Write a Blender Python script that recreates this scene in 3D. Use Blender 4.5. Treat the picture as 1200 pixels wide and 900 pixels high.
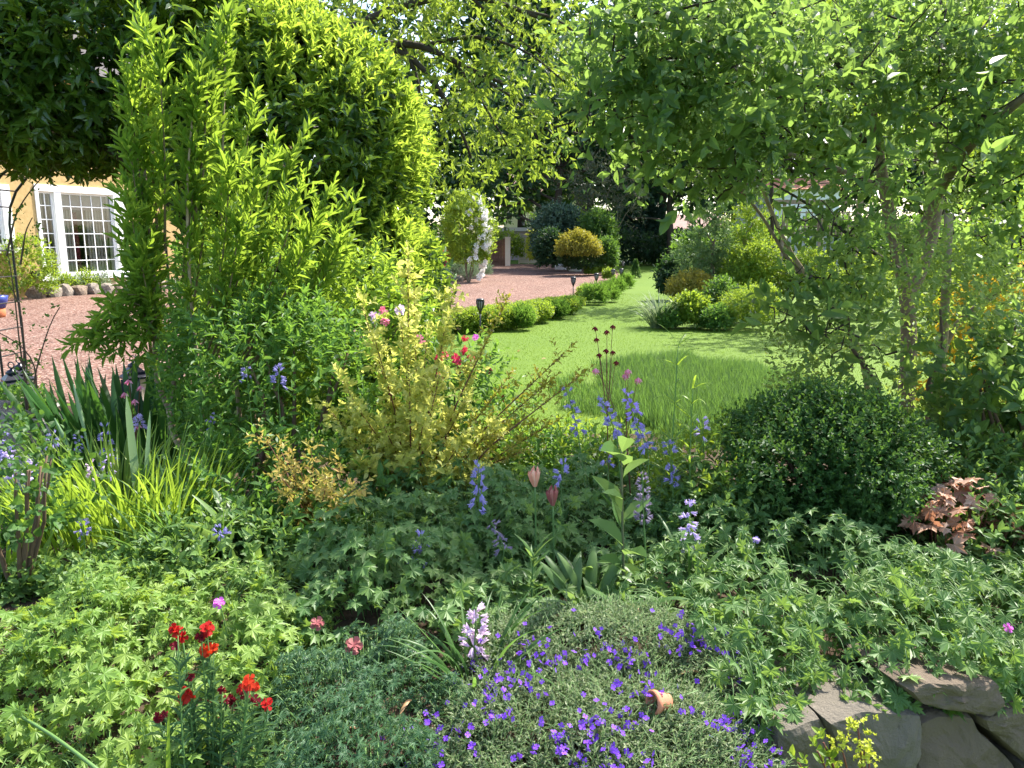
import bpy, math, numpy as np
from mathutils import Vector, noise

for o in list(bpy.data.objects):
    bpy.data.objects.remove(o)
scene = bpy.context.scene
COL = scene.collection
rng = np.random.default_rng(11)
A = np.array

# ------------------------------------------------------------------ camera
CAM = A([0.0, 0.0, 1.6])
PITCH = math.atan(170.0 / 900.0)
cd = bpy.data.cameras.new('camera')
cam = bpy.data.objects.new('camera', cd)
COL.objects.link(cam)
cam.location = CAM
cam.rotation_euler = (math.pi / 2 - PITCH, 0, 0)
cd.sensor_width = 36.0
cd.lens = 27.0
cd.clip_start = 0.05
cd.clip_end = 2000
scene.camera = cam

# ------------------------------------------------------------------ light
SUN_AZ, SUN_EL = math.radians(44), math.radians(52)      # azimuth clockwise from +Y
w = bpy.data.worlds.new('World')
scene.world = w
w.use_nodes = True
nt = w.node_tree
bg = nt.nodes['Background']
sky = nt.nodes.new('ShaderNodeTexSky')
sky.sky_type = 'NISHITA'
sky.sun_disc = False
sky.sun_elevation = SUN_EL
sky.sun_rotation = SUN_AZ
sky.air_density = 1.0
sky.dust_density = 2.0
nt.links.new(sky.outputs[0], bg.inputs[0])
bg.inputs[1].default_value = 0.15
sd = bpy.data.lights.new('sun', 'SUN')
sd.energy = 4.2
sd.angle = math.radians(0.5)
sd.color = (1.0, 0.95, 0.86)
sun = bpy.data.objects.new('sun', sd)
COL.objects.link(sun)
sun.location = (20, 20, 30)
sdir = Vector((math.sin(SUN_AZ) * math.cos(SUN_EL), math.cos(SUN_AZ) * math.cos(SUN_EL), math.sin(SUN_EL)))
sun.rotation_euler = sdir.to_track_quat('Z', 'Y').to_euler()
scene.view_settings.view_transform = 'Standard'
scene.view_settings.look = 'None'
scene.view_settings.gamma = 1.0
scene.view_settings.use_curve_mapping = False
scene.view_settings.exposure = 1.78
cy = scene.cycles
cy.max_bounces = 8
cy.diffuse_bounces = 4
cy.transmission_bounces = 6
cy.transparent_max_bounces = 8
cy.glossy_bounces = 3

# ------------------------------------------------------------------ helpers
cP, sP = math.cos(PITCH), math.sin(PITCH)
def ray(px, py):
    u, v = (px - 600) / 900.0, (450 - py) / 900.0
    return A([u, cP + v * sP, -sP + v * cP])
def at(px, py, y):
    r = ray(px, py)
    return CAM + r * (y / r[1])
def on(px, py, z=0.0):
    r = ray(px, py)
    return CAM + r * ((z - CAM[2]) / r[2])

def smooth(a, b, x):
    t = np.clip((x - a) / (b - a), 0, 1)
    return t * t * (3 - 2 * t)
def wall_y(x):
    return np.where(x > 0.3, 1.60 + (x - 0.3) * 0.30, 1.60 - (0.3 - x) * 0.24)
def gz(x, y):
    return 0.40 * (1 - smooth(2.6, 5.4, y)) * smooth(-3.2, -2.0, x)

def nrm(v):
    return v / np.maximum(np.linalg.norm(v, axis=-1, keepdims=True), 1e-9)
def rnd_unit(n):
    return nrm(rng.normal(size=(n, 3)))
UP = A([0, 0, 1.0])

ORG = {}
class MB:
    def __init__(s):
        s.v, s.f, s.n = [], [], 0
    def add(s, V, F, mi=0, sm=False):
        V = np.asarray(V, float).reshape(-1, 3)
        F = np.asarray(F, int)
        if len(F) and len(V):
            s.f.append((F + s.n, mi, sm))
            s.v.append(V)
            s.n += len(V)
        return s
    def build(s, name, mats, parent=None, org=None):
        if not isinstance(mats, (list, tuple)):
            mats = [mats]
        V = np.concatenate(s.v)
        if parent is not None:
            org = ORG[parent.name]
        if org is None:
            org = A([0, 0, 0.0])
        V = V - org
        me = bpy.data.meshes.new(name)
        me.vertices.add(len(V))
        me.vertices.foreach_set('co', V.ravel())
        loops, starts, mi, sm = [], [], [], []
        c = 0
        for F, m_, s_ in s.f:
            k = F.shape[1]
            loops.append(F.ravel())
            starts.append(np.arange(len(F)) * k + c)
            c += F.size
            mi.append(np.full(len(F), m_)); sm.append(np.full(len(F), s_, bool))
        loops = np.concatenate(loops); starts = np.concatenate(starts)
        me.loops.add(len(loops)); me.loops.foreach_set('vertex_index', loops.astype(np.int32))
        me.polygons.add(len(starts)); me.polygons.foreach_set('loop_start', starts.astype(np.int32))
        me.polygons.foreach_set('material_index', np.concatenate(mi).astype(np.int32))
        me.polygons.foreach_set('use_smooth', np.concatenate(sm))
        for m in mats:
            me.materials.append(m)
        me.update(calc_edges=True)
        me.validate()
        o = bpy.data.objects.new(name, me)
        COL.objects.link(o)
        if parent is not None:
            o.parent = parent
        else:
            o.location = org
        ORG[o.name] = org
        return o

def tag(o, label, cat, group=None, kind=None):
    if label: o['label'] = label
    if cat: o['category'] = cat
    if group: o['group'] = group
    if kind: o['kind'] = kind
    return o
def thing(name, label, cat, loc, group=None):
    o = bpy.data.objects.new(name, None)
    COL.objects.link(o)
    o.location = loc
    o.empty_display_size = 0.1
    ORG[o.name] = np.asarray(loc, float)
    return tag(o, label, cat, group)
def copy_tree(o, loc, label, parent=None):
    c = o.copy(); COL.objects.link(c)
    if parent is None:
        c.location = loc; c['label'] = label
    else:
        c.parent = parent
    for ch in list(o.children):
        copy_tree(ch, None, None, c)
    return c

# ---------------------------------------------------------------- materials
def new_mat(name):
    m = bpy.data.materials.new(name)
    m.use_nodes = True
    n = m.node_tree
    return m, n, n.nodes['Principled BSDF'], n.nodes['Material Output']
def ramp(n, cols, fac):
    r = n.nodes.new('ShaderNodeValToRGB')
    el = r.color_ramp.elements
    while len(el) < len(cols):
        el.new(0.5)
    for i, c in enumerate(cols):
        el[i].position = i / (len(cols) - 1)
        el[i].color = (*c, 1)
    n.links.new(fac, r.inputs[0])
    return r
def leaf_mat(name, cols, trans=None, tf=0.42, rough=0.5, spec=0.35, patch=3.0):
    m, n, p, out = new_mat(name)
    g = n.nodes.new('ShaderNodeNewGeometry')
    tc = n.nodes.new('ShaderNodeTexCoord')
    nz = n.nodes.new('ShaderNodeTexNoise'); nz.inputs['Scale'].default_value = patch
    n.links.new(tc.outputs['Object'], nz.inputs['Vector'])
    mx = n.nodes.new('ShaderNodeMath'); mx.operation = 'MULTIPLY_ADD'
    n.links.new(nz.outputs[0], mx.inputs[0]); mx.inputs[1].default_value = 1.1
    ad = n.nodes.new('ShaderNodeMath'); ad.operation = 'MULTIPLY_ADD'
    n.links.new(g.outputs['Random Per Island'], ad.inputs[0]); ad.inputs[1].default_value = 0.75; ad.inputs[2].default_value = -0.42
    n.links.new(ad.outputs[0], mx.inputs[2])
    r = ramp(n, cols, mx.outputs[0])
    n.links.new(r.outputs[0], p.inputs['Base Color'])
    p.inputs['Roughness'].default_value = rough
    p.inputs['Specular IOR Level'].default_value = spec
    t = n.nodes.new('ShaderNodeBsdfTranslucent')
    if trans is None:
        a = np.mean(A(cols), axis=0); trans = (min(1, a[0] * 2.3), min(1, a[1] * 2.1), a[2] * 0.8)
    hs = n.nodes.new('ShaderNodeMix'); hs.data_type = 'RGBA'; hs.blend_type = 'MIX'
    hs.inputs[0].default_value = 0.75
    n.links.new(r.outputs[0], hs.inputs[6]); hs.inputs[7].default_value = (*trans, 1)
    n.links.new(hs.outputs[2], t.inputs[0])
    mix = n.nodes.new('ShaderNodeMixShader'); mix.inputs[0].default_value = tf
    n.links.new(p.outputs[0], mix.inputs[1]); n.links.new(t.outputs[0], mix.inputs[2])
    n.links.new(mix.outputs[0], out.inputs[0])
    return m
def plain(name, col, rough=0.6, spec=0.4, metal=0.0, var=0.0, scale=20.0, col2=None, bump=0.0):
    m, n, p, out = new_mat(name)
    p.inputs['Base Color'].default_value = (*col, 1)
    p.inputs['Roughness'].default_value = rough
    p.inputs['Specular IOR Level'].default_value = spec
    p.inputs['Metallic'].default_value = metal
    if col2 is not None or bump:
        tc = n.nodes.new('ShaderNodeTexCoord')
        nz = n.nodes.new('ShaderNodeTexNoise'); nz.inputs['Scale'].default_value = scale
        nz.inputs['Detail'].default_value = 6; nz.inputs['Roughness'].default_value = 0.65
        n.links.new(tc.outputs['Object'], nz.inputs['Vector'])
        if col2 is not None:
            mr = n.nodes.new('ShaderNodeMapRange')
            mr.inputs[1].default_value = 0.3; mr.inputs[2].default_value = 0.7
            n.links.new(nz.outputs[0], mr.inputs[0])
            r = ramp(n, [col, col2], mr.outputs[0])
            n.links.new(r.outputs[0], p.inputs['Base Color'])
        if bump:
            b = n.nodes.new('ShaderNodeBump'); b.inputs['Strength'].default_value = bump; b.inputs['Distance'].default_value = 0.02
            n.links.new(nz.outputs[0], b.inputs['Height'])
            n.links.new(b.outputs[0], p.inputs['Normal'])
    return m
def petal_mat(name, cols, tf=0.3):
    return leaf_mat(name, cols, trans=tuple(np.mean(A(cols), 0) * 1.15), tf=tf, rough=0.6, spec=0.2, patch=9)

# ---------------------------------------------------------------- templates
def tleaf(rows, fold=0.25, curl=0.18):
    V = [(0, 0, 0)]
    for y, hw in rows:
        z = -curl * y * y
        V += [(-hw, y, z + fold * hw), (0, y, z), (hw, y, z + fold * hw)]
    V.append((0, 1, -curl))
    F3, F4 = [(0, 2, 1), (0, 3, 2)], []
    k = len(rows)
    for i in range(k - 1):
        a, b = 1 + 3 * i, 4 + 3 * i
        F4 += [(a, a + 1, b + 1, b), (a + 1, a + 2, b + 2, b + 1)]
    a = 1 + 3 * (k - 1); t = len(V) - 1
    F3 += [(a, a + 1, t), (a + 1, a + 2, t)]
    return (A(V, float), [A(F3), A(F4)] if F4 else [A(F3)])
T_OV = tleaf([(0.2, 0.34), (0.48, 0.5), (0.78, 0.3)])
T_LAN = tleaf([(0.3, 0.46), (0.65, 0.42)], fold=0.3, curl=0.25)
T_SM = tleaf([(0.45, 0.5)], fold=0.2, curl=0.1)
T_UPR = tleaf([(0.3, 0.44), (0.65, 0.42)], fold=0.3, curl=0.06)
T_DROOP = tleaf([(0.25, 0.42), (0.65, 0.42)], fold=0.2, curl=0.45)
T_Q = (A([(0, 0, 0), (-.5, .5, .08), (0, 1, 0), (.5, .5, .08)], float), [A([(0, 3, 2, 1)])])
def tpalm(nl=5, spread=118, deep=0.34, slim=0.85, teeth=True):
    V = [(0, 0, 0)]; F3 = []; F4 = []
    angs = np.radians(np.linspace(-spread, spread, nl)); d = (angs[1] - angs[0]) / 2
    for i, a in enumerate(angs):
        l = 1.0 - 0.25 * abs(a) / math.radians(spread)
        pts = [(deep * 0.85, a - d), (0.74 * l, a - 0.62 * d * slim), (0.64 * l, a - 0.33 * d * slim), (l, a),
               (0.64 * l, a + 0.33 * d * slim), (0.74 * l, a + 0.62 * d * slim), (deep * 0.85, a + d)]
        b = len(V)
        for k, (r, an) in enumerate(pts):
            V.append((math.sin(an) * r * 0.5, math.cos(an) * r * 0.5, -0.12 * r * r + (0.05 if k in (1, 5) else 0)))
        F4 += [(0, b + 2, b + 1, b), (0, b + 6, b + 5, b + 4)]
        F4 += [(0, b + 4, b + 3, b + 2)]
    return (A(V, float), [A(F4)])
T_GER = tpalm(5, 120, 0.50, 1.2)
T_GER2 = tpalm(5, 124, 0.60, 1.25)
T_GERB = tpalm(5, 118, 0.44, 1.05)
T_FINE = tpalm(5, 105, 0.24, 0.62)
def tflat(n=5, wid=0.9, cup=0.25):
    V = [(0, 0, 0)]; F = []
    for i in range(n):
        a = 2 * math.pi * i / n; d = math.pi / n * wid
        b = len(V)
        for r, da in ((0.3, -d * .8), (0.46, -d * .75), (0.5, 0), (0.46, d * .75), (0.3, d * .8)):
            V.append((math.sin(a + da) * r, math.cos(a + da) * r, cup * r * r * 2 * (1 if da else .8)))
        F += [(0, b + 2, b + 1, b), (0, b + 4, b + 3, b + 2)]
    return (A(V, float), [A(F)])
T_FL5 = tflat(5)
T_FL4 = tflat(4, .95, .15)
def tbell(n=6, flare=0.55):
    V = []; F = []
    for i in range(n):
        a = 2 * math.pi * i / n; d = math.pi / n
        b = len(V)
        for y, r, k in ((0, .12, 1), (.45, .3, 1.0), (.8, .36, .75), (1.0, flare, .15)):
            for sgn in (-1, 1):
                an = a + sgn * d * k
                V.append((math.cos(an) * r, y, math.sin(an) * r))
        F += [(b, b + 1, b + 3, b + 2), (b + 2, b + 3, b + 5, b + 4), (b + 4, b + 5, b + 7, b + 6)]
    return (A(V, float), [A(F)])
T_BELL = tbell()
T_TULIP = tbell(6, .28)

# ---------------------------------------------------------------- mesh generators
def leaves(mb, T, pos, d, n, L, W, mi=0):
    TV, TF = T
    pos = np.asarray(pos, float); N = len(pos)
    if N == 0: return
    L = np.broadcast_to(np.asarray(L, float), (N,)); W = np.broadcast_to(np.asarray(W, float), (N,))
    d = nrm(d)
    n = n - (n * d).sum(1, keepdims=True) * d
    n = nrm(n + 1e-6)
    s = np.cross(d, n)
    V = (pos[:, None] + TV[None, :, 0, None] * (W[:, None] * s)[:, None]
         + TV[None, :, 1, None] * (L[:, None] * d)[:, None] + TV[None, :, 2, None] * (L[:, None] * n)[:, None])
    k = len(TV)
    base = mb.n
    mb.v.append(V.reshape(-1, 3)); mb.n += N * k
    for F in TF:
        FF = (np.arange(N) * k)[:, None, None] + F[None] + base
        mb.f.append((FF.reshape(-1, F.shape[1]), mi, False))

def sprigs(mb, T, S, D, L, k, ll, lw, splay=55, droop=0.0, mi=0, up=0.5, jit=0.25, bare=0.1, small_tip=0.5, hang=0.0):
    S = np.asarray(S, float); N = len(S)
    if N == 0: return
    D = nrm(np.asarray(D, float))
    L = np.broadcast_to(np.asarray(L, float), (N,))
    U = nrm(np.cross(D, rnd_unit(N))); Vv = np.cross(D, U)
    t = bare + (1 - bare) * (np.arange(k)[None] + rng.random((N, k))) / k
    pos = S[:, None] + D[:, None] * (L[:, None] * t)[..., None]
    pos[..., 2] -= droop * L[:, None] * t * t
    phi = 2.4 * np.arange(k)[None] + rng.random((N, 1)) * 6.28
    rad = U[:, None] * np.cos(phi)[..., None] + Vv[:, None] * np.sin(phi)[..., None]
    sp = np.radians(splay) * (1.1 - 0.7 * t)[..., None]
    d = D[:, None] * np.cos(sp) + rad * np.sin(sp) + jit * rng.normal(size=(N, k, 3)) * .6
    d[..., 2] -= hang
    n = D[:, None] * np.sin(sp) - rad * np.cos(sp) + up * UP + jit * rng.normal(size=(N, k, 3))
    sz = (0.5 + 0.85 * rng.random((N, k))) * (1 - small_tip * t ** 3)
    leaves(mb, T, pos.reshape(-1, 3), d.reshape(-1, 3), n.reshape(-1, 3), (ll * sz).ravel(), (lw * sz).ravel(), mi)

def tubes(mb, P, Rr, sides=4, mi=0, sm=True):
    P = np.asarray(P, float); Rr = np.asarray(Rr, float)
    N, m, _ = P.shape
    Rr = np.broadcast_to(Rr, (N, m))
    t = nrm(np.gradient(P, axis=1))
    ref = nrm(A([0.83, 0.55, 0.07]))
    u = nrm(np.cross(t, ref)); v = np.cross(t, u)
    a = np.arange(sides) * 2 * np.pi / sides
    V = P[:, :, None] + Rr[:, :, None, None] * (u[:, :, None] * np.cos(a)[None, None, :, None] + v[:, :, None] * np.sin(a)[None, None, :, None])
    V = V.reshape(-1, 3)
    i = np.arange(m - 1)[:, None] * sides; j = np.arange(sides)[None]; j2 = (j + 1) % sides
    F = np.stack([i + j, i + j2, i + sides + j2, i + sides + j], -1).reshape(-1, 4)
    FF = (np.arange(N) * m * sides)[:, None, None] + F[None]
    mb.add(V, FF.reshape(-1, 4), mi, sm)
    cap = np.arange(sides)[None] + (np.arange(N) * m * sides)[:, None] + (m - 1) * sides
    mb.f.append((cap + (mb.n - len(V)), mi, False))
def curve(a, b, m=6, sag=0.0, wob=0.0, side=None):
    a, b = A(a, float), A(b, float)
    t = np.linspace(0, 1, m)[:, None]
    p = a + (b - a) * t
    p = p + np.sin(t * np.pi) * A([0, 0, -sag])
    if side is not None: p = p + np.sin(t * np.pi) * A(side)
    if wob:
        wv = rng.normal(size=(m, 3)) * wob; wv[0] = 0; wv[-1] = 0
        p = p + wv
    return p
def tube1(mb, pts, r0, r1=None, sides=6, mi=0):
    pts = A(pts, float)
    r = np.linspace(r0, r0 if r1 is None else r1, len(pts))
    tubes(mb, pts[None], r[None], sides, mi)
def resample(pts, m):
    pts = A(pts, float)
    d = np.r_[0, np.cumsum(np.linalg.norm(np.diff(pts, axis=0), axis=1))]
    t = np.linspace(0, d[-1], m)
    q = np.stack([np.interp(t, d, pts[:, k]) for k in range(3)], 1)
    for _ in range(2):
        q[1:-1] = (q[:-2] + 2 * q[1:-1] + q[2:]) / 4
    return q

def blades(mb, base, az, L, W, l0, l1, nseg=5, mi=0, fold=0.0, shape='blade', power=1.3):
    base = np.asarray(base, float); N = len(base)
    bc = lambda q: np.broadcast_to(np.asarray(q, float), (N,))
    az, L, W, l0, l1 = map(bc, (az, L, W, l0, l1))
    t = np.linspace(0, 1, nseg + 1)
    th = l0[:, None] + (l1 - l0)[:, None] * t[None] ** power
    h = np.stack([np.cos(az), np.sin(az), 0 * az], 1)
    step = (L / nseg)[:, None]
    dx = np.concatenate([np.zeros((N, 1)), np.cumsum(step * np.sin(th[:, :-1]), 1)], 1)
    dz = np.concatenate([np.zeros((N, 1)), np.cumsum(step * np.cos(th[:, :-1]), 1)], 1)
    pos = base[:, None] + h[:, None] * dx[..., None] + UP * dz[..., None]
    tw = az + rng.normal(size=N) * 0.5
    side = np.stack([-np.sin(tw), np.cos(tw), 0 * tw], 1)
    if shape == 'blade':
        wp = np.minimum(1, 0.75 + t) * (1 - t ** 3.0)
    elif shape == 'sword':
        wp = np.minimum(1, 0.6 + t) * np.sqrt(np.clip(1 - t ** 4, 0, 1))
    else:
        wp = np.sin(np.pi * np.clip(t * 0.93 + 0.05, 0, 1)) ** 0.7
    wp = np.maximum(wp, 0.02)
    off = side[:, None] * (W[:, None] * wp[None])[..., None] * 0.5
    nn = np.cross(side[:, None] * np.ones((1, nseg + 1, 1)), np.gradient(pos, axis=1)); nn = nrm(nn)
    if fold:
        lift = nn * (W[:, None] * wp[None])[..., None] * fold
        V = np.stack([pos - off + lift, pos, pos + off + lift], 2)
        c = 3
    else:
        V = np.stack([pos - off, pos + off], 2); c = 2
    i = np.arange(nseg)[:, None] * c; j = np.arange(c - 1)[None]
    F = np.stack([i + j, i + j + 1, i + c + j + 1, i + c + j], -1).reshape(-1, 4)
    FF = (np.arange(N) * (nseg + 1) * c)[:, None, None] + F[None]
    mb.add(V.reshape(-1, 3), FF.reshape(-1, 4), mi, True)

def box(mb, c, s, mi=0, rz=0.0):
    c = A(c, float); s = A(s, float) / 2
    V = A([(x, y, z) for x in (-1, 1) for y in (-1, 1) for z in (-1, 1)], float) * s
    ca, sa = math.cos(rz), math.sin(rz)
    V = V @ A([[ca, sa, 0], [-sa, ca, 0], [0, 0, 1.0]])
    mb.add(V + c, [(0, 1, 3, 2), (4, 6, 7, 5), (0, 4, 5, 1), (2, 3, 7, 6), (0, 2, 6, 4), (1, 5, 7, 3)], mi)
def lathe(mb, c, prof, sides=12, mi=0, sm=True, squash=None, axis=None):
    a = np.arange(sides) * 2 * np.pi / sides
    V = A([(r * np.cos(a), r * np.sin(a), 0 * a + z) for r, z in prof]).transpose(0, 2, 1).reshape(-1, 3)
    if squash is not None: V = V * A(squash)
    if axis is not None:
        q = Vector((0, 0, 1)).rotation_difference(Vector(axis)).to_matrix()
        V = V @ A(q).T
    V = V + A(c, float)
    F = []
    for i in range(len(prof) - 1):
        for j in range(sides):
            F.append((i * sides + j, i * sides + (j + 1) % sides, (i + 1) * sides + (j + 1) % sides, (i + 1) * sides + j))
    mb.add(V, F, mi, sm)
    b = mb.n - len(V)
    mb.f.append((A([list(range(sides))[::-1]]) + b, mi, False))
    mb.f.append((A([list(range((len(prof) - 1) * sides, len(prof) * sides))]) + b, mi, False))
def ico(sub=2):
    import bmesh
    bm = bmesh.new(); bmesh.ops.create_icosphere(bm, subdivisions=sub, radius=1)
    V = A([v.co[:] for v in bm.verts]); F = A([[v.index for v in f.verts] for f in bm.faces]); bm.free()
    return V, F
ICO2, ICO3 = ico(2), ico(3)
def rock(mb, c, s, seed=0, mi=0, rough=0.25, I=ICO3):
    V, F = I
    out = np.empty_like(V)
    for i, v in enumerate(V):
        p = Vector(v) * 1.3 + Vector((seed * 7.1, seed * 3.3, seed))
        k = 1 + rough * noise.noise(p) + rough * .5 * noise.noise(p * 2.7)
        q = np.sign(v) * np.abs(v) ** 0.72
        out[i] = q * k
    mb.add(out * A(s) + A(c), F, mi, False)

# bumpy closed crown directions
def lumpy(dirs, nb=14, amp=0.25, k=9.0):
    q = rnd_unit(nb); q[:, 2] = np.abs(q[:, 2]) * .9
    a = amp * (0.4 + rng.random(nb))
    e = np.exp(k * (dirs @ q.T - 1))
    return 0.86 + (e * a).max(1)
def dome_pts(n, c, r, zmin=-0.35, amp=0.25, nb=14, k=9.0, depth=0.3):
    d = rnd_unit(int(n * 2.2)); d = d[d[:, 2] > zmin][:n]
    rr = lumpy(d, nb, amp, k) * (1 - depth * rng.random(len(d)) ** 2)
    return A(c) + d * A(r) * rr[:, None], nrm(d / A(r))

def shrub(name, label, cat, base, r, mat, n=900, k=6, T=T_SM, ll=.04, lw=.02, sl=None, zc=None, group=None, amp=.25, nb=14,
          zmin=-.5, stem=None, splay=60, up=.5, depth=.35, droop=0., hang=0., mixup=.5, flat=None, kk=9.0, flowers=None, jit=.3, nstem=5):
    t = thing(name, label, cat, base, group)
    base = A(base, float); r = A(r, float)
    zc = r[2] * 0.55 if zc is None else zc
    c = base + A([0, 0, zc])
    rr = r.copy()
    mb = MB()
    P, Nn = dome_pts(n, c, rr, zmin, amp, nb, kk, depth)
    P[:, 2] = np.maximum(P[:, 2], base[2] + .01)
    if flat: P[:, 2] = np.where(P[:, 2] > base[2] + flat * r[2], base[2] + flat * r[2] + .25 * (P[:, 2] - base[2] - flat * r[2]), P[:, 2])
    sl = ll * 2.2 if sl is None else sl
    D = nrm(Nn + mixup * UP + .35 * rng.normal(size=P.shape))
    sprigs(mb, T, P - D * sl * .5, D, sl * (.7 + .6 * rng.random(len(P))), k, ll, lw, splay, droop, up=up, jit=jit, hang=hang)
    mb.build('foliage', mat, t)
    if stem is not None:
        mb = MB()
        for i in range(nstem):
            a = rng.random() * 6.28
            e = c + A([math.cos(a) * rr[0] * .6, math.sin(a) * rr[1] * .6, rr[2] * .45])
            tube1(mb, curve(base + A([math.cos(a), math.sin(a), 0]) * .05 * rr[0], e, 6, wob=.03 * rr[0]), .03 * rr[0] + .004, .006 * rr[0] + .002, 5)
        mb.build('branchwork', stem, t)
    if flowers is not None:
        fm, nf, fs, zlo, side = flowers
        mb = MB()
        P, Nn = dome_pts(nf * 4, c, rr * 1.03, zlo, amp * .3, nb, kk, .08)
        if side is not None:
            sc_ = Nn @ nrm(A(side, float)) + .2 * rng.normal(size=len(Nn)); P = P[np.argsort(-sc_)[:nf]]; Nn = Nn[np.argsort(-sc_)[:nf]]
        else:
            P, Nn = P[:nf], Nn[:nf]
        for q in range(5):
            dd = nrm(Nn + .8 * rng.normal(size=P.shape))
            leaves(mb, T_FL5, P + dd * fs * .45, rnd_unit(len(P)), dd, fs * (.6 + .5 * rng.random(len(P))), fs * .9)
        mb.build('blossom', fm, t)
    return t

# recursive branch skeleton -> list of polylines and tips
def skeleton(start, direction, length, r0, levels, spread=.75, nchild=3, gravity=0.0, wob=.12, shrink=.68, seed=None):
    segs, tips = [], []
    def go(p, d, L, r, lev):
        m = 6
        pts = [p]
        dd = d.copy()
        for i in range(m - 1):
            dd = nrm(dd + wob * rng.normal(size=3) + A([0, 0, -gravity * (1 if lev < levels else .3)]))
            pts.append(pts[-1] + dd * L / (m - 1))
        pts = A(pts)
        segs.append((pts, r, r * .62))
        if lev == 0:
            tips.append((pts, dd)); return
        for c in range(nchild + (rng.random() < .4)):
            i = m - 1 if c == 0 else rng.integers(2, m)
            nd = nrm(dd + spread * rng.normal(size=3) * (.5 if c == 0 else 1))
            go(pts[i], nd, L * shrink * (.75 + .5 * rng.random()), r * (.62 if c == 0 else .45), lev - 1)
    go(A(start, float), nrm(A(direction, float)), length, r0, levels)
    return segs, tips
def wood(mb, segs, sides=6):
    for pts, a, b in segs:
        tube1(mb, pts, a, b, sides if a > .02 else 4)

# ---------------------------------------------------------------- palette
M_bark = plain('bark', (.13, .095, .062), .9, .2, col2=(.27, .21, .145), scale=22, bump=.6)
M_bark_d = plain('dark_bark', (.035, .027, .02), .9, .2, col2=(.07, .055, .04), scale=18, bump=.5)
M_bark_p = plain('pale_bark', (.24, .18, .11), .85, .2, col2=(.38, .30, .20), scale=30, bump=.4)
M_stemr = plain('red_stem', (.13, .045, .03), .6, .3)
M_stemg = plain('green_stem', (.09, .17, .045), .55, .3)
M_stemb = plain('brown_stem', (.12, .08, .05), .75, .2)
M_black = plain('black_plastic', (.012, .012, .014), .35, .5)
M_iron = plain('dark_iron', (.018, .016, .015), .5, .5, bump=.1)
M_white = plain('white_paint', (.78, .77, .73), .5, .4, col2=(.82, .81, .78), scale=6)

L_forsy = leaf_mat('fresh_green_leaf', [(.045, .12, .014), (.10, .20, .022), (.18, .28, .035)], trans=(.42, .58, .05), tf=.5)
L_laurel = leaf_mat('laurel_leaf', [(.016, .048, .010), (.034, .085, .014), (.08, .15, .02)], trans=(.24, .38, .03), tf=.3, rough=.28, spec=.5, patch=1.1)
L_laureld = leaf_mat('dark_laurel_leaf', [(.012, .032, .010), (.02, .05, .014), (.03, .07, .018)], trans=(.10, .18, .02), tf=.15, rough=.25, spec=.55, patch=1)
L_young_sunlit = leaf_mat('sunlit_young_laurel_leaf', [(.09, .19, .02), (.155, .26, .03), (.26, .34, .055)], trans=(.48, .62, .06), tf=.5, rough=.38)
L_cherry = leaf_mat('drooping_leaf', [(.04, .10, .014), (.08, .16, .02), (.16, .21, .03)], trans=(.36, .46, .045), tf=.48, patch=.9)
L_spindle = leaf_mat('spindle_leaf', [(.032, .082, .024), (.055, .12, .034), (.10, .18, .055)], trans=(.32, .48, .08), tf=.5, rough=.42, patch=1.2)
L_spfl = leaf_mat('green_bloom', [(.14, .21, .06), (.20, .27, .08), (.26, .32, .11)], trans=(.34, .46, .10), tf=.4)
L_box = leaf_mat('box_leaf', [(.018, .055, .012), (.036, .095, .02), (.075, .16, .035)], trans=(.18, .33, .04), tf=.32, rough=.5, spec=.22)
L_boxy = leaf_mat('bright_box_leaf', [(.06, .14, .015), (.12, .21, .02), (.22, .29, .03)], trans=(.42, .54, .04), tf=.46)
L_gold = leaf_mat('golden_leaf', [(.22, .27, .04), (.40, .42, .08), (.60, .56, .18)], trans=(.70, .70, .16), tf=.52, patch=5)
L_goldg = leaf_mat('gold_tip_leaf', [(.14, .17, .02), (.28, .26, .03), (.36, .28, .04)], trans=(.45, .42, .05), tf=.35)
L_copper = leaf_mat('copper_leaf', [(.24, .24, .05), (.38, .32, .07), (.44, .22, .09)], trans=(.6, .5, .10), tf=.4, patch=6)
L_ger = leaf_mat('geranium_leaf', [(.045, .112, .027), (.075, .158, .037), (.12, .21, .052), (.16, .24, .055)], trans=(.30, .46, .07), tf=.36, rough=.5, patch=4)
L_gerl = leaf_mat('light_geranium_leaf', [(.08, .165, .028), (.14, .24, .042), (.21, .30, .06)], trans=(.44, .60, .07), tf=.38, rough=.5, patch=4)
L_fine = leaf_mat('fine_geranium_leaf', [(.03, .085, .035), (.05, .12, .05), (.08, .16, .065)], trans=(.20, .34, .09), tf=.3, patch=5)
L_mid = leaf_mat('mid_green_leaf', [(.03, .09, .015), (.06, .15, .025), (.10, .20, .035)], trans=(.26, .45, .05), tf=.42)
L_hosta = leaf_mat('broad_leaf', [(.05, .115, .03), (.085, .16, .045), (.13, .21, .065)], trans=(.28, .42, .09), tf=.4, rough=.4, patch=2)
L_sword = leaf_mat('sword_leaf', [(.012, .05, .012), (.02, .075, .016), (.035, .10, .02)], trans=(.12, .28, .03), tf=.3, rough=.4)
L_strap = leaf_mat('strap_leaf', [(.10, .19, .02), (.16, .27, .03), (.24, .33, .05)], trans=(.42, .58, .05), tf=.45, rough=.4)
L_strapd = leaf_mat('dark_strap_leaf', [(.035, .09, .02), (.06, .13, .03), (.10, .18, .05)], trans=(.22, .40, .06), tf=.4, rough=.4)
L_iris = leaf_mat('iris_leaf', [(.12, .22, .10), (.20, .31, .15), (.26, .36, .20)], trans=(.36, .50, .22), tf=.35, rough=.45)
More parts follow.
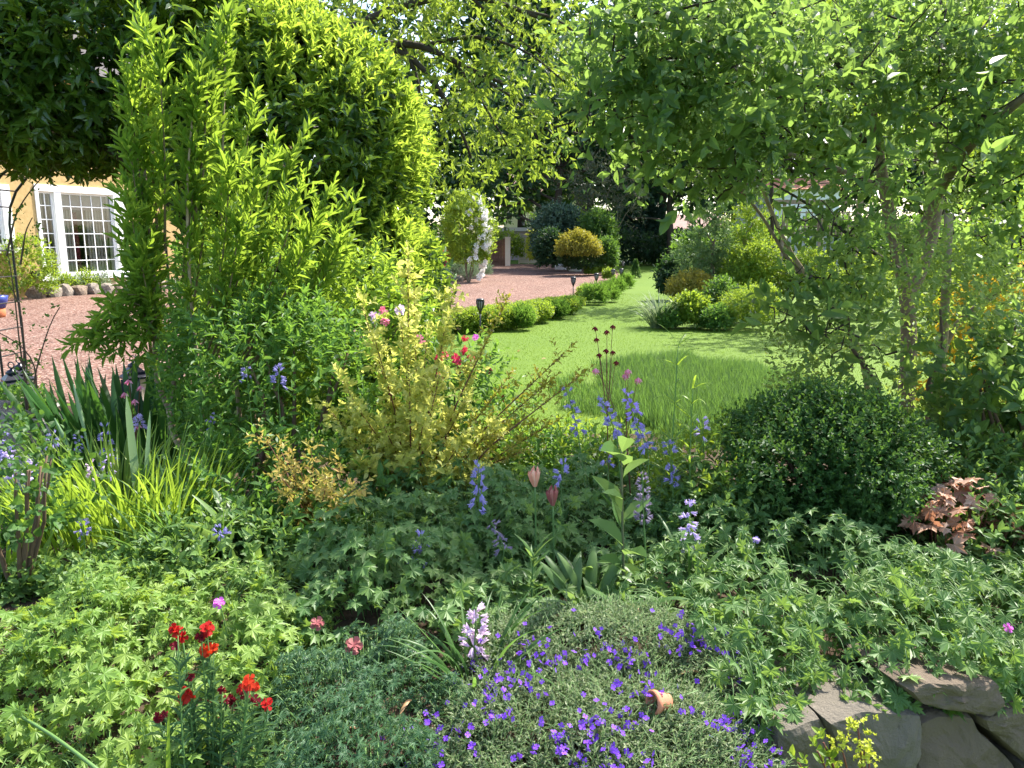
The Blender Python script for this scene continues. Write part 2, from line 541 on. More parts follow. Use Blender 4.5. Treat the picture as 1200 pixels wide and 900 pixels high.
L_grey = leaf_mat('grey_green_leaf', [(.10, .16, .07), (.16, .22, .11), (.24, .29, .16)], trans=(.28, .36, .16), tf=.3)
L_lav = leaf_mat('lavender_leaf', [(.10, .16, .10), (.16, .22, .14), (.22, .28, .18)], trans=(.24, .34, .16), tf=.25)
L_dark = leaf_mat('far_dark_leaf', [(.010, .030, .012), (.018, .048, .018), (.032, .07, .022)], trans=(.09, .19, .03), tf=.3, patch=.5)
L_far = leaf_mat('far_leaf', [(.025, .07, .016), (.045, .11, .02), (.08, .15, .025)], trans=(.22, .38, .04), tf=.42, patch=.4)
L_fary = leaf_mat('far_yellow_green_leaf', [(.06, .13, .015), (.12, .20, .02), (.19, .26, .03)], trans=(.40, .52, .04), tf=.45, patch=.5)
L_conif = leaf_mat('conifer_needle', [(.008, .028, .014), (.014, .042, .018), (.022, .058, .022)], trans=(.04, .10, .02), tf=.15, patch=.5)
L_blue = leaf_mat('blue_green_leaf', [(.03, .065, .04), (.05, .09, .055), (.07, .12, .07)], trans=(.12, .22, .10), tf=.25, patch=.6)
L_rust = leaf_mat('rusty_leaf', [(.05, .07, .03), (.10, .085, .05), (.16, .10, .065)], trans=(.25, .20, .09), tf=.3, patch=.6)
L_heu = leaf_mat('bronze_leaf', [(.24, .10, .05), (.42, .24, .15), (.58, .42, .30)], trans=(.55, .22, .10), tf=.35, patch=14)
L_grass = leaf_mat('grass_blade', [(.05, .105, .009), (.08, .142, .012), (.115, .178, .016)], trans=(.23, .36, .02), tf=.4, patch=.8)
L_long = leaf_mat('long_grass_blade', [(.042, .10, .02), (.068, .138, .028), (.10, .175, .038)], trans=(.18, .32, .05), tf=.4, patch=1.5)
L_euph = leaf_mat('lime_leaf', [(.28, .34, .03), (.42, .46, .04), (.52, .54, .07)], trans=(.6, .62, .06), tf=.35)
L_dry = leaf_mat('dry_leaf', [(.24, .12, .06), (.38, .22, .10), (.45, .30, .16)], trans=(.5, .3, .12), tf=.3)

P_blue = petal_mat('blue_violet_petal', [(.21, .18, .47), (.31, .27, .57), (.43, .39, .67)])
P_pale = petal_mat('pale_lilac_petal', [(.42, .33, .66), (.56, .44, .74), (.68, .56, .80)])
P_pink = petal_mat('pale_pink_petal', [(.62, .40, .60), (.74, .55, .70), (.80, .66, .76)])
P_purp = petal_mat('purple_petal', [(.13, .035, .48), (.20, .06, .62), (.30, .11, .74)])
P_red = petal_mat('red_petal', [(.24, .004, .006), (.36, .008, .008), (.48, .02, .01)])
P_dred = petal_mat('dark_red_petal', [(.09, .004, .012), (.15, .006, .016), (.22, .012, .02)])
P_crim = petal_mat('crimson_petal', [(.45, .015, .06), (.62, .03, .09), (.72, .08, .15)])
P_rose = petal_mat('rose_petal', [(.62, .12, .22), (.74, .22, .34), (.82, .45, .52)])
P_salm = petal_mat('salmon_petal', [(.62, .25, .18), (.72, .36, .26), (.78, .52, .40)])
P_dusk = petal_mat('dusky_petal', [(.26, .07, .08), (.36, .12, .11), (.44, .20, .17)])
P_mag = petal_mat('magenta_petal', [(.60, .10, .50), (.70, .18, .60), (.74, .28, .66)])
P_white = petal_mat('white_petal', [(.74, .70, .66), (.82, .80, .76), (.86, .85, .83)])
P_yel = petal_mat('yellow_petal', [(.70, .42, .02), (.78, .52, .03), (.82, .62, .08)])
P_fade = petal_mat('faded_seedhead', [(.14, .11, .17), (.22, .18, .27), (.32, .27, .36)])

# =================================================================== SETTING
def sheet(name, pts, z, mat, kind='structure'):
    me = bpy.data.meshes.new(name)
    me.from_pydata([(p[0], p[1], z) for p in pts], [], [list(range(len(pts)))])
    me.materials.append(mat); me.update()
    if me.polygons[0].normal.z < 0: me.flip_normals()
    o = bpy.data.objects.new(name, me); COL.objects.link(o)
    o['kind'] = kind
    return o

def lawn_material():
    m, n, p, out = new_mat('mown_grass')
    tc = n.nodes.new('ShaderNodeTexCoord')
    a = n.nodes.new('ShaderNodeTexNoise'); a.inputs['Scale'].default_value = .35; a.inputs['Detail'].default_value = 5
    b = n.nodes.new('ShaderNodeTexNoise'); b.inputs['Scale'].default_value = 26; b.inputs['Detail'].default_value = 8; b.inputs['Roughness'].default_value = .8
    for q in (a, b): n.links.new(tc.outputs['Object'], q.inputs['Vector'])
    mx = n.nodes.new('ShaderNodeMath'); mx.operation = 'MULTIPLY_ADD'
    n.links.new(b.outputs[0], mx.inputs[0]); mx.inputs[1].default_value = .8
    sb = n.nodes.new('ShaderNodeMath'); sb.operation = 'MULTIPLY_ADD'; sb.inputs[1].default_value = .45; sb.inputs[2].default_value = -.125
    n.links.new(a.outputs[0], sb.inputs[0]); n.links.new(sb.outputs[0], mx.inputs[2])
    r = ramp(n, [(.042, .088, .007), (.077, .133, .01), (.115, .175, .016)], mx.outputs[0])
    n.links.new(r.outputs[0], p.inputs['Base Color'])
    p.inputs['Roughness'].default_value = .8; p.inputs['Specular IOR Level'].default_value = .15
    bp = n.nodes.new('ShaderNodeBump'); bp.inputs['Strength'].default_value = .3; bp.inputs['Distance'].default_value = .02
    n.links.new(b.outputs[0], bp.inputs['Height']); n.links.new(bp.outputs[0], p.inputs['Normal'])
    return m
def gravel_material():
    m, n, p, out = new_mat('red_gravel')
    tc = n.nodes.new('ShaderNodeTexCoord')
    vo = n.nodes.new('ShaderNodeTexVoronoi'); vo.inputs['Scale'].default_value = 38
    a = n.nodes.new('ShaderNodeTexNoise'); a.inputs['Scale'].default_value = .8; a.inputs['Detail'].default_value = 4
    c = n.nodes.new('ShaderNodeTexNoise'); c.inputs['Scale'].default_value = 7; c.inputs['Detail'].default_value = 10; c.inputs['Roughness'].default_value = .85
    for q in (vo, a, c): n.links.new(tc.outputs['Object'], q.inputs['Vector'])
    sp = n.nodes.new('ShaderNodeSeparateColor'); n.links.new(vo.outputs['Color'], sp.inputs[0])
    r = ramp(n, [(.045, .026, .020), (.14, .072, .054), (.19, .104, .08), (.235, .14, .11), (.46, .35, .29)], sp.outputs[0])
    mx = n.nodes.new('ShaderNodeMix'); mx.data_type = 'RGBA'; mx.blend_type = 'MULTIPLY'; mx.inputs[0].default_value = .9
    r2 = ramp(n, [(.42, .38, .36), (.8, .78, .76), (1.15, 1.12, 1.1)], c.outputs[0])
    n.links.new(r.outputs[0], mx.inputs[6]); n.links.new(r2.outputs[0], mx.inputs[7])
    mp = n.nodes.new('ShaderNodeMapping'); mp.inputs['Scale'].default_value = (1.6, .35, 1); mp.inputs['Rotation'].default_value = (0, 0, .35)
    n.links.new(tc.outputs['Object'], mp.inputs[0]); n.links.new(mp.outputs[0], a.inputs['Vector'])
    r3 = ramp(n, [(.62, .58, .56), (.95, .95, .95), (1.2, 1.16, 1.12)], a.outputs[0])
    m2 = n.nodes.new('ShaderNodeMix'); m2.data_type = 'RGBA'; m2.blend_type = 'MULTIPLY'; m2.inputs[0].default_value = .9
    n.links.new(mx.outputs[2], m2.inputs[6]); n.links.new(r3.outputs[0], m2.inputs[7])
    n.links.new(m2.outputs[2], p.inputs['Base Color'])
    p.inputs['Roughness'].default_value = .9; p.inputs['Specular IOR Level'].default_value = .15
    bp = n.nodes.new('ShaderNodeBump'); bp.inputs['Strength'].default_value = .8; bp.inputs['Distance'].default_value = .012
    n.links.new(vo.outputs['Distance'], bp.inputs['Height']); bp.invert = True
    n.links.new(bp.outputs[0], p.inputs['Normal'])
    return m
M_lawn = lawn_material(); M_gravel = gravel_material()
M_soil = plain('soil', (.035, .024, .016), .95, .1, col2=(.085, .06, .04), scale=14, bump=1.0)
M_stone = plain('wall_stone', (.11, .092, .074), .92, .15, col2=(.31, .265, .215), scale=16, bump=1.0)
M_stone2 = plain('brown_wall_stone', (.10, .072, .052), .92, .15, col2=(.28, .215, .16), scale=20, bump=1.0)
def stone_mat(name, dark, mid, light):
    m, n, p, out = new_mat(name)
    tc = n.nodes.new('ShaderNodeTexCoord')
    hs = []
    for sc_, dt in ((9, 8), (70, 6), (3, 4)):
        q = n.nodes.new('ShaderNodeTexNoise'); q.inputs['Scale'].default_value = sc_; q.inputs['Detail'].default_value = dt; q.inputs['Roughness'].default_value = .75
        n.links.new(tc.outputs['Object'], q.inputs['Vector']); hs.append(q)
    ad = n.nodes.new('ShaderNodeMath'); ad.operation = 'MULTIPLY_ADD'; ad.inputs[1].default_value = 1.3; n.links.new(hs[0].outputs[0], ad.inputs[0])
    a2 = n.nodes.new('ShaderNodeMath'); a2.operation = 'MULTIPLY_ADD'; a2.inputs[1].default_value = 1.0; a2.inputs[2].default_value = -.65; n.links.new(hs[1].outputs[0], a2.inputs[0])
    n.links.new(a2.outputs[0], ad.inputs[2])
    r = ramp(n, [dark, mid, mid, light], ad.outputs[0])
    lm = n.nodes.new('ShaderNodeMapRange'); lm.inputs[1].default_value = .58; lm.inputs[2].default_value = .68; n.links.new(hs[2].outputs[0], lm.inputs[0])
    mx = n.nodes.new('ShaderNodeMix'); mx.data_type = 'RGBA'; n.links.new(lm.outputs[0], mx.inputs[0]); n.links.new(r.outputs[0], mx.inputs[6]); mx.inputs[7].default_value = (.085, .085, .05, 1)
    n.links.new(mx.outputs[2], p.inputs['Base Color']); p.inputs['Roughness'].default_value = .92; p.inputs['Specular IOR Level'].default_value = .15
    b = n.nodes.new('ShaderNodeBump'); b.inputs['Strength'].default_value = .9; b.inputs['Distance'].default_value = .012; n.links.new(ad.outputs[0], b.inputs['Height']); n.links.new(b.outputs[0], p.inputs['Normal'])
    return m
M_wallst = stone_mat('grey_block_stone', (.045, .04, .032), (.16, .14, .11), (.34, .30, .245))
M_wallst2 = stone_mat('brown_block_stone', (.04, .031, .024), (.15, .118, .086), (.31, .25, .19))
M_flag = plain('flagstone', (.16, .15, .14), .9, .2, col2=(.30, .28, .25), scale=6, bump=.5)

S_ = 900
sheet('lawn', [(-S_, -S_), (S_, -S_), (S_, S_), (-S_, S_)], 0.0, M_lawn)
drive = [(-18, 7.1), (-6.0, 7.2), (-3.2, 7.6), (-2.2, 9.5), (-1.6, 12.2)]
for q in ((527, 389), (600, 382), (655, 366), (684, 353), (700, 345), (716, 337), (728, 325), (722, 317), (700, 313.5)):
    drive.append(tuple(on(*q)[:2]))
drive += [tuple(on(668, 310)[:2]), tuple(on(645, 309.6)[:2]), tuple(on(575, 309.6)[:2]), (-6, 36), (-10, 31), (-18, 30)]
sheet('driveway', drive, 0.004, M_gravel)
sheet('path', [(-4.9, 1.0), (-3.35, 1.0), (-3.1, 5.0), (-3.5, 7.3), (-4.6, 7.3), (-4.4, 5.0)], 0.006, M_soil)
mb = MB()                                         # soil of the raised bed: a height field behind the wall
xs = np.linspace(-3.3, 3.6, 70); ys = np.linspace(0, 1, 60)
gx = np.repeat(xs[:, None], 60, 1); gy = (wall_y(xs) + .12)[:, None] + (6.2 - (wall_y(xs) + .12))[:, None] * ys[None]
hz = gz(gx, gy) + .008 + .02 * np.sin(gx * 9 + 1.3 * gy * 7) * np.sin(gy * 8) * smooth(6.1, 5.3, gy)
V = np.stack([gx, gy, hz], -1).reshape(-1, 3)
i = np.arange(69)[:, None] * 60; j = np.arange(59)[None]
mb.add(V, np.stack([i + j, i + 60 + j, i + 61 + j, i + j + 1], -1).reshape(-1, 4), 0, True)
o = mb.build('flower_bed_soil', M_soil); o['kind'] = 'structure'

# ------------------------------------------------------------------ house on the left
fd = A([math.sin(math.radians(24)), math.cos(math.radians(24)), 0]); fn = A([fd[1], -fd[0], 0])
F0 = at(48, 345, 22); F0[2] = 0
def ft(px):
    k = ray(px, 280); k = k[0] / k[1]
    return (k * F0[1] - F0[0]) / (fd[0] - k * fd[1])
def fp(t, z, out=0.0):
    return F0 + fd * t + fn * out + UP * z
def fbox(mb, t0, t1, z0, z1, o0, o1, mi=0):
    V = [fp(t, z, o) for t in (t0, t1) for z in (z0, z1) for o in (o0, o1)]
    mb.add(V, [(0, 1, 3, 2), (4, 6, 7, 5), (0, 4, 5, 1), (2, 3, 7, 6), (0, 2, 6, 4), (1, 5, 7, 3)], mi)
M_ochre = plain('ochre_render', (.42, .29, .12), .9, .15, col2=(.52, .37, .165), scale=9, bump=.4)
M_int = plain('room_wall', (.16, .13, .11), .8, .2)
M_curt = plain('beige_curtain', (.46, .40, .33), .9, .1)
M_blind = plain('red_grey_blind', (.34, .22, .20), .8, .1, col2=(.42, .33, .30), scale=3)
M_drape = plain('burgundy_curtain', (.16, .03, .04), .9, .1)
M_cream = plain('cream_panel', (.62, .50, .30), .7, .2)
m, n, p, out = new_mat('window_glass')
gl = n.nodes.new('ShaderNodeBsdfGlossy'); gl.inputs['Roughness'].default_value = .02
tr = n.nodes.new('ShaderNodeBsdfTransparent'); tr.inputs[0].default_value = (.92, .95, .95, 1)
fr = n.nodes.new('ShaderNodeFresnel'); fr.inputs[0].default_value = 1.45
mi_ = n.nodes.new('ShaderNodeMixShader')
n.links.new(fr.outputs[0], mi_.inputs[0]); n.links.new(tr.outputs[0], mi_.inputs[1]); n.links.new(gl.outputs[0], mi_.inputs[2])
n.links.new(mi_.outputs[0], out.inputs[0]); M_glass = m

tL, tM0, tM1, tR = ft(46), ft(68), ft(76), ft(136)
tfrR = ft(150)
ZS, ZT = .58, 3.05
house = thing('house', 'ochre rendered house with white lattice windows beyond the red gravel', 'house', tuple(fp(0, 0)))
# wall pieces with a real opening for the two windows
tA, tB = ft(-160), ft(152) + 9
w2a, w2b = ft(-70), ft(17)
mb = MB()
fbox(mb, tA, w2a, 0, 6.2, -.3, 0); fbox(mb, w2b, tL, 0, 6.2, -.3, 0); fbox(mb, tfrR, tB, 0, 6.2, -.3, 0)
fbox(mb, w2a, w2b, 0, 1.35, -.3, 0); fbox(mb, w2a, w2b, ZT, 6.2, -.3, 0)
fbox(mb, tL, tfrR, 0, ZS - .12, -.3, 0); fbox(mb, tL, tfrR, ZT, 6.2, -.3, 0)
mb.build('wall', M_ochre, house)
mb = MB()
fbox(mb, tA, tB, 0, 6.2, -6.0, -5.8, 0); fbox(mb, tA, tA + .2, 0, 6.2, -5.8, -.3, 0); fbox(mb, tB - .2, tB, 0, 6.2, -5.8, -.3, 0)
fbox(mb, tL - .6, tfrR + .6, 0, 6.2, -2.6, -2.5, 1); fbox(mb, tL - .6, tL - .5, 0, 6.2, -2.5, -.3, 1); fbox(mb, tfrR + .5, tfrR + .6, 0, 6.2, -2.5, -.3, 1)
fbox(mb, tL - .5, tfrR + .5, 3.3, 3.4, -2.5, -.3, 1)
fbox(mb, w2a - .3, w2b + .1, .9, 3.6, -1.5, -1.4, 1)
mb.build('inner_wall', [M_ochre, M_int], house)
mb = MB()
mid = -3.0
V = [fp(tA - .4, 6.1, .5), fp(tB + .4, 6.1, .5), fp(tA - .4, 8.6, mid), fp(tB + .4, 8.6, mid), fp(tA - .4, 6.1, -6.5), fp(tB + .4, 6.1, -6.5)]
mb.add(V, [(0, 1, 3, 2), (2, 3, 5, 4)]); mb.add(A(V)[[0, 2, 4, 1, 3, 5]], [(0, 1, 2), (3, 5, 4)])
mb.build('roof', plain('house_tile', (.05, .045, .042), .8, .2, col2=(.09, .08, .075), scale=8), house)
def lattice(t0, t1, z0, z1, nc, nr, out):
    f = MB(); g = MB()
    fr_ = .055
    for a, b, c, d in ((t0, t0 + fr_, z0, z1), (t1 - fr_, t1, z0, z1), (t0 + fr_, t1 - fr_, z0, z0 + fr_), (t0 + fr_, t1 - fr_, z1 - fr_, z1)):
        fbox(f, a, b, c, d, out - .05, out)
    b = MB()
    for k in range(1, nc):
        tt = t0 + (t1 - t0) * k / nc; fbox(b, tt - .013, tt + .013, z0 + fr_, z1 - fr_, out - .03, out - .008)
    for k in range(1, nr):
        zz = z0 + (z1 - z0) * k / nr; fbox(b, t0 + fr_, t1 - fr_, zz - .013, zz + .013, out - .033, out - .005)
    fbox(g, t0 + fr_, t1 - fr_, z0 + fr_, z1 - fr_, out - .024, out - .018)
    fo = f.build('window', M_white, house)
    b.build('glazing_bar', M_white, fo); g.build('pane', M_glass, fo)
lattice(ft(50), tM0, ZS, ZT - .12, 2, 6, -.06)
lattice(tM1, tR, ZS, ZT - .12, 5, 6, -.06)
lattice(w2a + .1, w2b - .25, 1.4, ZT - .1, 4, 5, -.06)
mb = MB()
fbox(mb, tL, ft(50), ZS, ZT - .12, -.3, .035); fbox(mb, tM0, tM1, ZS, ZT - .12, -.2, .03); fbox(mb, tR, tfrR, ZS, ZT - .12, -.3, .035)
fbox(mb, tL, tfrR, ZT - .12, ZT + .07, -.3, .04)
fbox(mb, w2b - .25, w2b, 1.38, ZT, -.3, .04)
mb.build('window_surround', M_white, house)
mb = MB(); fbox(mb, tL - .12, tfrR + .12, ZS - .16, ZS, -.3, .12); mb.build('window_sill', M_white, house)
mb = MB(); fbox(mb, w2a, w2b + .12, 1.22, 1.38, -.3, .12); mb.build('window_sill', M_white, house)
mb = MB(); fbox(mb, tM1 + .2, tR - .1, 2.45, 2.95, -.4, -.36); mb.build('blind', M_blind, house)
mb = MB()
for k in range(14):
    a0 = tM1 - .05 + k * .05; fbox(mb, a0, a0 + .045, ZS, 2.9, -.5 - .03 * (k % 2), -.45 - .03 * (k % 2))
for k in range(14):
    a0 = tR - .62 + k * .05; fbox(mb, a0, a0 + .045, ZS, 2.9, -.5 - .03 * (k % 2), -.45 - .03 * (k % 2))
for k in range(9):
    a0 = tM0 - .5 + k * .05; fbox(mb, a0, a0 + .045, ZS, 2.9, -.5 - .03 * (k % 2), -.45 - .03 * (k % 2))
mb.build('curtain', M_curt, house)
mb = MB(); a0 = tM1 + (tR - tM1) * .6
fbox(mb, a0 - .3, a0 - .05, ZS, 2.4, -.75, -.7); mb.build('burgundy_curtain', M_drape, house)
mb = MB(); a0 = tM1 + (tR - tM1) * .74
fbox(mb, a0 - .22, a0 + .3, 1.1, 2.5, -.62, -.56); mb.build('cream_screen', M_cream, house)
mb = MB(); c = fp(ft(38), .62, .09); fbox(mb, ft(38) - .17, ft(38) + .17, .54, .72, .002, .14)
mb.build('wall_lamp', M_black, house)
eb = thing('stone_edging', 'row of rough grey stones edging the gravel below the house window', 'edging', tuple(fp(0, 0, .6)))
for k in range(13):
    mb = MB(); tt = ft(18) + k * .42
    rock(mb, fp(tt, .12, .62 + .06 * rng.normal()), (.2, .24, .17 + .05 * rng.random()), k + 3, 0, .3, ICO2)
    mb.build('stone', M_stone if k % 3 else M_stone2, eb)
for k, (a0, s_) in enumerate(((62, .3), (72, .22), (88, .34), (104, .3))):
    c = fp(ft(a0), 0.0, .3); c[2] = 0
    shrub('border_plant', ['pale green tuft behind the stone edging, nearest the wall lamp', 'small silvery tuft under the window sill of the ochre house', 'fresh green plant below the middle of the white window', 'green plant below the right end of the white window'][k], 'plant', c, (s_, s_, s_ * 1.3), L_grey if k % 2 else L_boxy, n=120, k=6, ll=.12, lw=.04, group='plants along the foot of the house')
shrub('climbing_shrub', 'yellow green shrub growing against the house left of its window', 'shrub', tuple(fp(ft(12), 0, .6)), (.75, .7, 1.15), L_boxy, n=500, k=6, ll=.11, lw=.055)

# ------------------------------------------------------------------ far end: gate, fences, houses
M_brownw = plain('brown_gate_wood', (.10, .055, .04), .8, .2, col2=(.16, .09, .065), scale=5)
M_fence = plain('pale_fence_wood', (.58, .48, .37), .85, .15, col2=(.68, .58, .46), scale=5)
M_tile = plain('pinkish_roof_tile', (.22, .13, .11), .85, .2, col2=(.30, .19, .16), scale=3)
M_render = plain('white_render', (.70, .70, .70), .85, .2)
M_dglass = plain('dark_window', (.03, .035, .04), .15, .6)

def pxbox(mb, px0, px1, py0, py1, y, th, mi=0):
    a, b = at(px0, py1, y), at(px1, py0, y)
    box(mb, ((a[0] + b[0]) / 2, y + th / 2, (a[2] + b[2]) / 2), (b[0] - a[0], th, b[2] - a[2]), mi)
g = thing('driveway_gate', 'brown boarded wooden gate standing half open at the end of the drive', 'gate', tuple(on(572, 312)))
gy_ = on(572, 312)[1]
mb = MB()
for k in range(8):
    a0 = 566.5 + 3.2 * k; t_ = abs(k - 3.5) / 3.5
    pxbox(mb, a0, a0 + 3.0, 279.5 + 3.5 * (1 - t_ * t_), 311.5, gy_ - .0, .06)
mb.build('gate_board', M_brownw, g)
for z_ in (285.8, 303):
    mb = MB(); pxbox(mb, 566, 592, z_, z_ + 2.6, gy_ - .09, .07); mb.build('gate_rail', M_brownw, g)
t = thing('gate_post', 'pale square timber gate post at the open side of the drive gate', 'post', tuple(at(595, 311, gy_ - .5)))
mb = MB(); pxbox(mb, 592, 598, 279, 311.5, gy_ - .5, .28); mb.build('shaft', M_fence, t)
mb = MB(); pxbox(mb, 591.5, 598.5, 277.6, 279, gy_ - .54, .36); mb.build('cap', M_fence, t)
t = thing('panel_fence', 'pale panelled timber fence right of the drive gate', 'fence', tuple(on(625, 309)))
fy = on(625, 309)[1]
for a0, b0 in ((608.5, 619), (620, 640), (641, 662)):
    mb = MB()
    for r_ in range(5):
        pxbox(mb, a0, b0, 287 + r_ * 4.4, 290.9 + r_ * 4.4, fy, .05)
    mb.build('panel', M_fence, t)
for a0 in (607.5, 618.6, 640, 661.5):
    mb = MB(); pxbox(mb, a0, a0 + 1.5, 284.5, 310, fy - .06, .14); mb.build('post', M_fence, t)
shrub('clipped_hedge', 'tall clipped hedge with bright top just behind the drive gate', 'hedge', tuple(on(590, 309.5)), (1.6, .8, 1.25), L_boxy, n=900, k=6, ll=.14, lw=.09, zc=1.0, amp=.1)
mbh = thing('far_garage', 'low beige outbuilding with flat roof edge beyond the timber fence', 'outbuilding', tuple(on(620, 300)[:2]) + (0,))
mb = MB(); yy = 60; a = at(560, 271, yy); b = at(700, 271, yy)
box(mb, ((a[0] + b[0]) / 2, yy + 2.5, a[2] / 2), (b[0] - a[0], 5, a[2])); mb.build('wall', plain('pink_render', (.42, .32, .28), .9, .1), mbh)
mb = MB(); box(mb, ((a[0] + b[0]) / 2, yy + 2.5, a[2] + .14), (b[0] - a[0] + .5, 5.5, .28)); mb.build('roof', plain('roof_edge', (.60, .52, .44), .8, .2), mbh)

def far_house(label, y, px0, px1, pye, pyr, wmat, rmat, wins):
    base = at((px0 + px1) / 2, pye, y); base[2] = 0
    h = thing('far_house', label, 'house', tuple(base))
    a, b = at(px0, pye, y), at(px1, pye, y)
    zr = at(px0, pyr, y)[2]; w_ = b[0] - a[0]; dp = 8.0
    mb = MB(); box(mb, (base[0], y + dp / 2, a[2] / 2), (w_, dp, a[2])); mb.build('wall', wmat, h)
    mb = MB()
    x0, x1, yc = a[0] - .4, b[0] + .4, y + dp / 2
    V = [(x0, y - .4, a[2]), (x1, y - .4, a[2]), (x0, yc, zr), (x1, yc, zr), (x0, y + dp + .4, a[2]), (x1, y + dp + .4, a[2])]
    mb.add(V, [(0, 1, 3, 2), (2, 3, 5, 4)]); mb.add(A(V)[[0, 2, 4, 1, 3, 5]], [(0, 2, 1), (3, 4, 5)])
    mb.build('roof', rmat, h)
    for q in wins:
        mb = MB(); pxbox(mb, *q, y - .06, .06); wf = mb.build('window', M_white, h)
        mb = MB(); cx, cy_ = .2 * (q[1] - q[0]), .15 * (q[3] - q[2])
        pxbox(mb, q[0] + cx, q[1] - cx, q[2] + cy_, q[3] - cy_, y - .07, .02); mb.build('pane', M_dglass, wf)
    return h
far_house('far white house with pinkish tiled roof seen through the trees beyond the gate', 72, 590, 690, 228, 188, M_render, M_tile, [(616, 628, 234, 243), (604, 612, 236, 246), (640, 648, 236, 246)])
far_house('distant reddish tiled roof low between the conifer and the right trees', 78, 776, 850, 268, 250, M_render, M_tile, [])
far_house('white house with red roof behind the trellis on the right', 48, 908, 985, 222, 203, M_render, plain('red_roof_tile', (.34, .14, .08), .85, .2, col2=(.42, .20, .13), scale=4), [(915, 938, 240, 262), (955, 975, 240, 262)])

# white picket gate in the dark hedge at the end of the lawn
pg = thing('picket_gate', 'small pale picket gate in deep shade at the far end of the lawn', 'gate', tuple(on(760, 304)))
py_ = on(760, 304)[1]
for k in range(6):
    mb = MB(); pxbox(mb, 750.5 + 3.6 * k, 752.5 + 3.6 * k, 290, 303.6, py_, .04); mb.build('picket', M_fence, pg)
for z_ in (293, 299.5):
    mb = MB(); pxbox(mb, 749.5, 772, z_, z_ + 1.8, py_ + .05, .05); mb.build('rail', M_fence, pg)

# ------------------------------------------------------------------ trellis on the right
tr_ = thing('trellis_fence', 'weathered timber trellis with posts and boarded base on the right', 'trellis', tuple(on(940, 330)[:2]) + (0,))
ty = 19.0
M_oldw = plain('weathered_wood', (.22, .15, .11), .85, .2, col2=(.34, .25, .19), scale=6)
for a0 in (917, 960, 1004):
    mb = MB(); pxbox(mb, a0 - 2.2, a0 + 2.2, 236, 345, ty, .1); mb.build('post', M_oldw, tr_)
mb = MB(); pxbox(mb, 908, 1012, 234, 239, ty - .02, .14); mb.build('beam', M_oldw, tr_)
mb = MB()
for k in range(12):
    a0 = 922 + 7.2 * k; pxbox(mb, a0, a0 + 1.2, 247, 276, ty + .03, .02)
for k in range(4):
    pxbox(mb, 919.5, 1002, 248.5 + 8 * k, 249.7 + 8 * k, ty + .055, .02)
mb.build('lattice', M_oldw, tr_)
mb = MB()
for k in range(10):
    pxbox(mb, 919.4 + 8.3 * k, 927.4 + 8.3 * k, 277, 344, ty + .03, .03)
mb.build('base_board', plain('grey_board', (.30, .30, .32), .8, .2, col2=(.38, .38, .40), scale=5), tr_)

# =================================================================== TREES
def blob_sprigs(mb, blobs, y, ns, k, T, ll, lw, sl, mi=0, depth_k=1.0, splay=60, up=.4, droop=.1, hang=0., jit=.35, fill=.75):
    for bl in blobs:
        px, py, r = bl[:3]; yy = bl[3] if len(bl) > 3 else y
        c = at(px, py, yy); R_ = r * yy / 900.0
        n_ = max(6, int(ns * (r / 60.0) ** 2))
        d = rnd_unit(n_); rr = (fill * rng.random(n_) + (1 - fill) ) ** .6
        P = c + d * A([R_, R_ * depth_k, R_ * .9]) * rr[:, None] * (.75 + .4 * rng.random((n_, 1)))
        D = nrm(d + .25 * UP + .5 * rng.normal(size=d.shape))
        sprigs(mb, T, P, D, sl * (.6 + .8 * rng.random(n_)), k, ll, lw, splay, droop, mi=mi, up=up, jit=jit, hang=hang)
def tree_px(name, label, y, trunk_px, r0, blobs, mat, wmat, ns=60, k=7, T=T_SM, ll=.3, lw=.16, sl=.8, group=None, limbs=True, **kw):
    tp = [at(a, b, y) for a, b in trunk_px]
    base = tp[0].copy(); base[2] = 0
    t = thing(name, label, 'tree', tuple(base), group)
    mb = MB()
    pts = resample([base] + tp, 12)
    tube1(mb, pts, r0, r0 * .5, 8)
    if limbs:
        for bl in blobs:
            c = at(bl[0], bl[1], bl[3] if len(bl) > 3 else y)
            s0 = pts[min(11, max(4, int(np.argmin(np.linalg.norm(pts - c, axis=1))) - 1))]
            tube1(mb, curve(s0, c, 7, sag=-.03 * np.linalg.norm(c - s0), wob=.03 * np.linalg.norm(c - s0)), r0 * .38, r0 * .08, 5)
    mb.build('trunk', wmat, t)
    mb = MB()
    blob_sprigs(mb, blobs, y, ns, k, T, ll, lw, sl, **kw)
    mb.build('crown', mat, t)
    return t

# far belt of trees beyond the garden
belt = [(-60, 150, 100, 0), (40, 170, 95, 1), (140, 150, 100, 0), (240, 190, 95, 2), (340, 170, 95, 1), (440, 150, 95, 0), (530, 150, 90, 1),
        (610, 95, 95, 0), (690, 120, 78, 1), (775, 100, 85, 0), (860, 100, 95, 1), (950, 90, 80, 2), (1040, 110, 100, 0), (1140, 130, 100, 2), (1240, 150, 100, 1)]
bl_lab = ['broad dark tree in the far belt, hidden above the house', 'mid green far tree above the left house roof', 'dark far tree above the lattice window', 'yellow green far tree behind the clipped laurel arch',
          'mid green far tree behind the laurel dome', 'dark far tree behind the left end of the drooping tree', 'mid green far tree behind the middle of the drooping tree', 'dark far tree with its top left of the sky gap',
          'mid green lower far tree under the gap of white sky', 'dark far tree with its top right of the sky gap', 'mid green far tree behind the left of the spindle crown', 'yellow green far tree above the trellis',
          'dark far tree behind the spindle trunk', 'yellow green far tree behind the right part of the spindle crown', 'mid green far tree at the right edge of the photo']
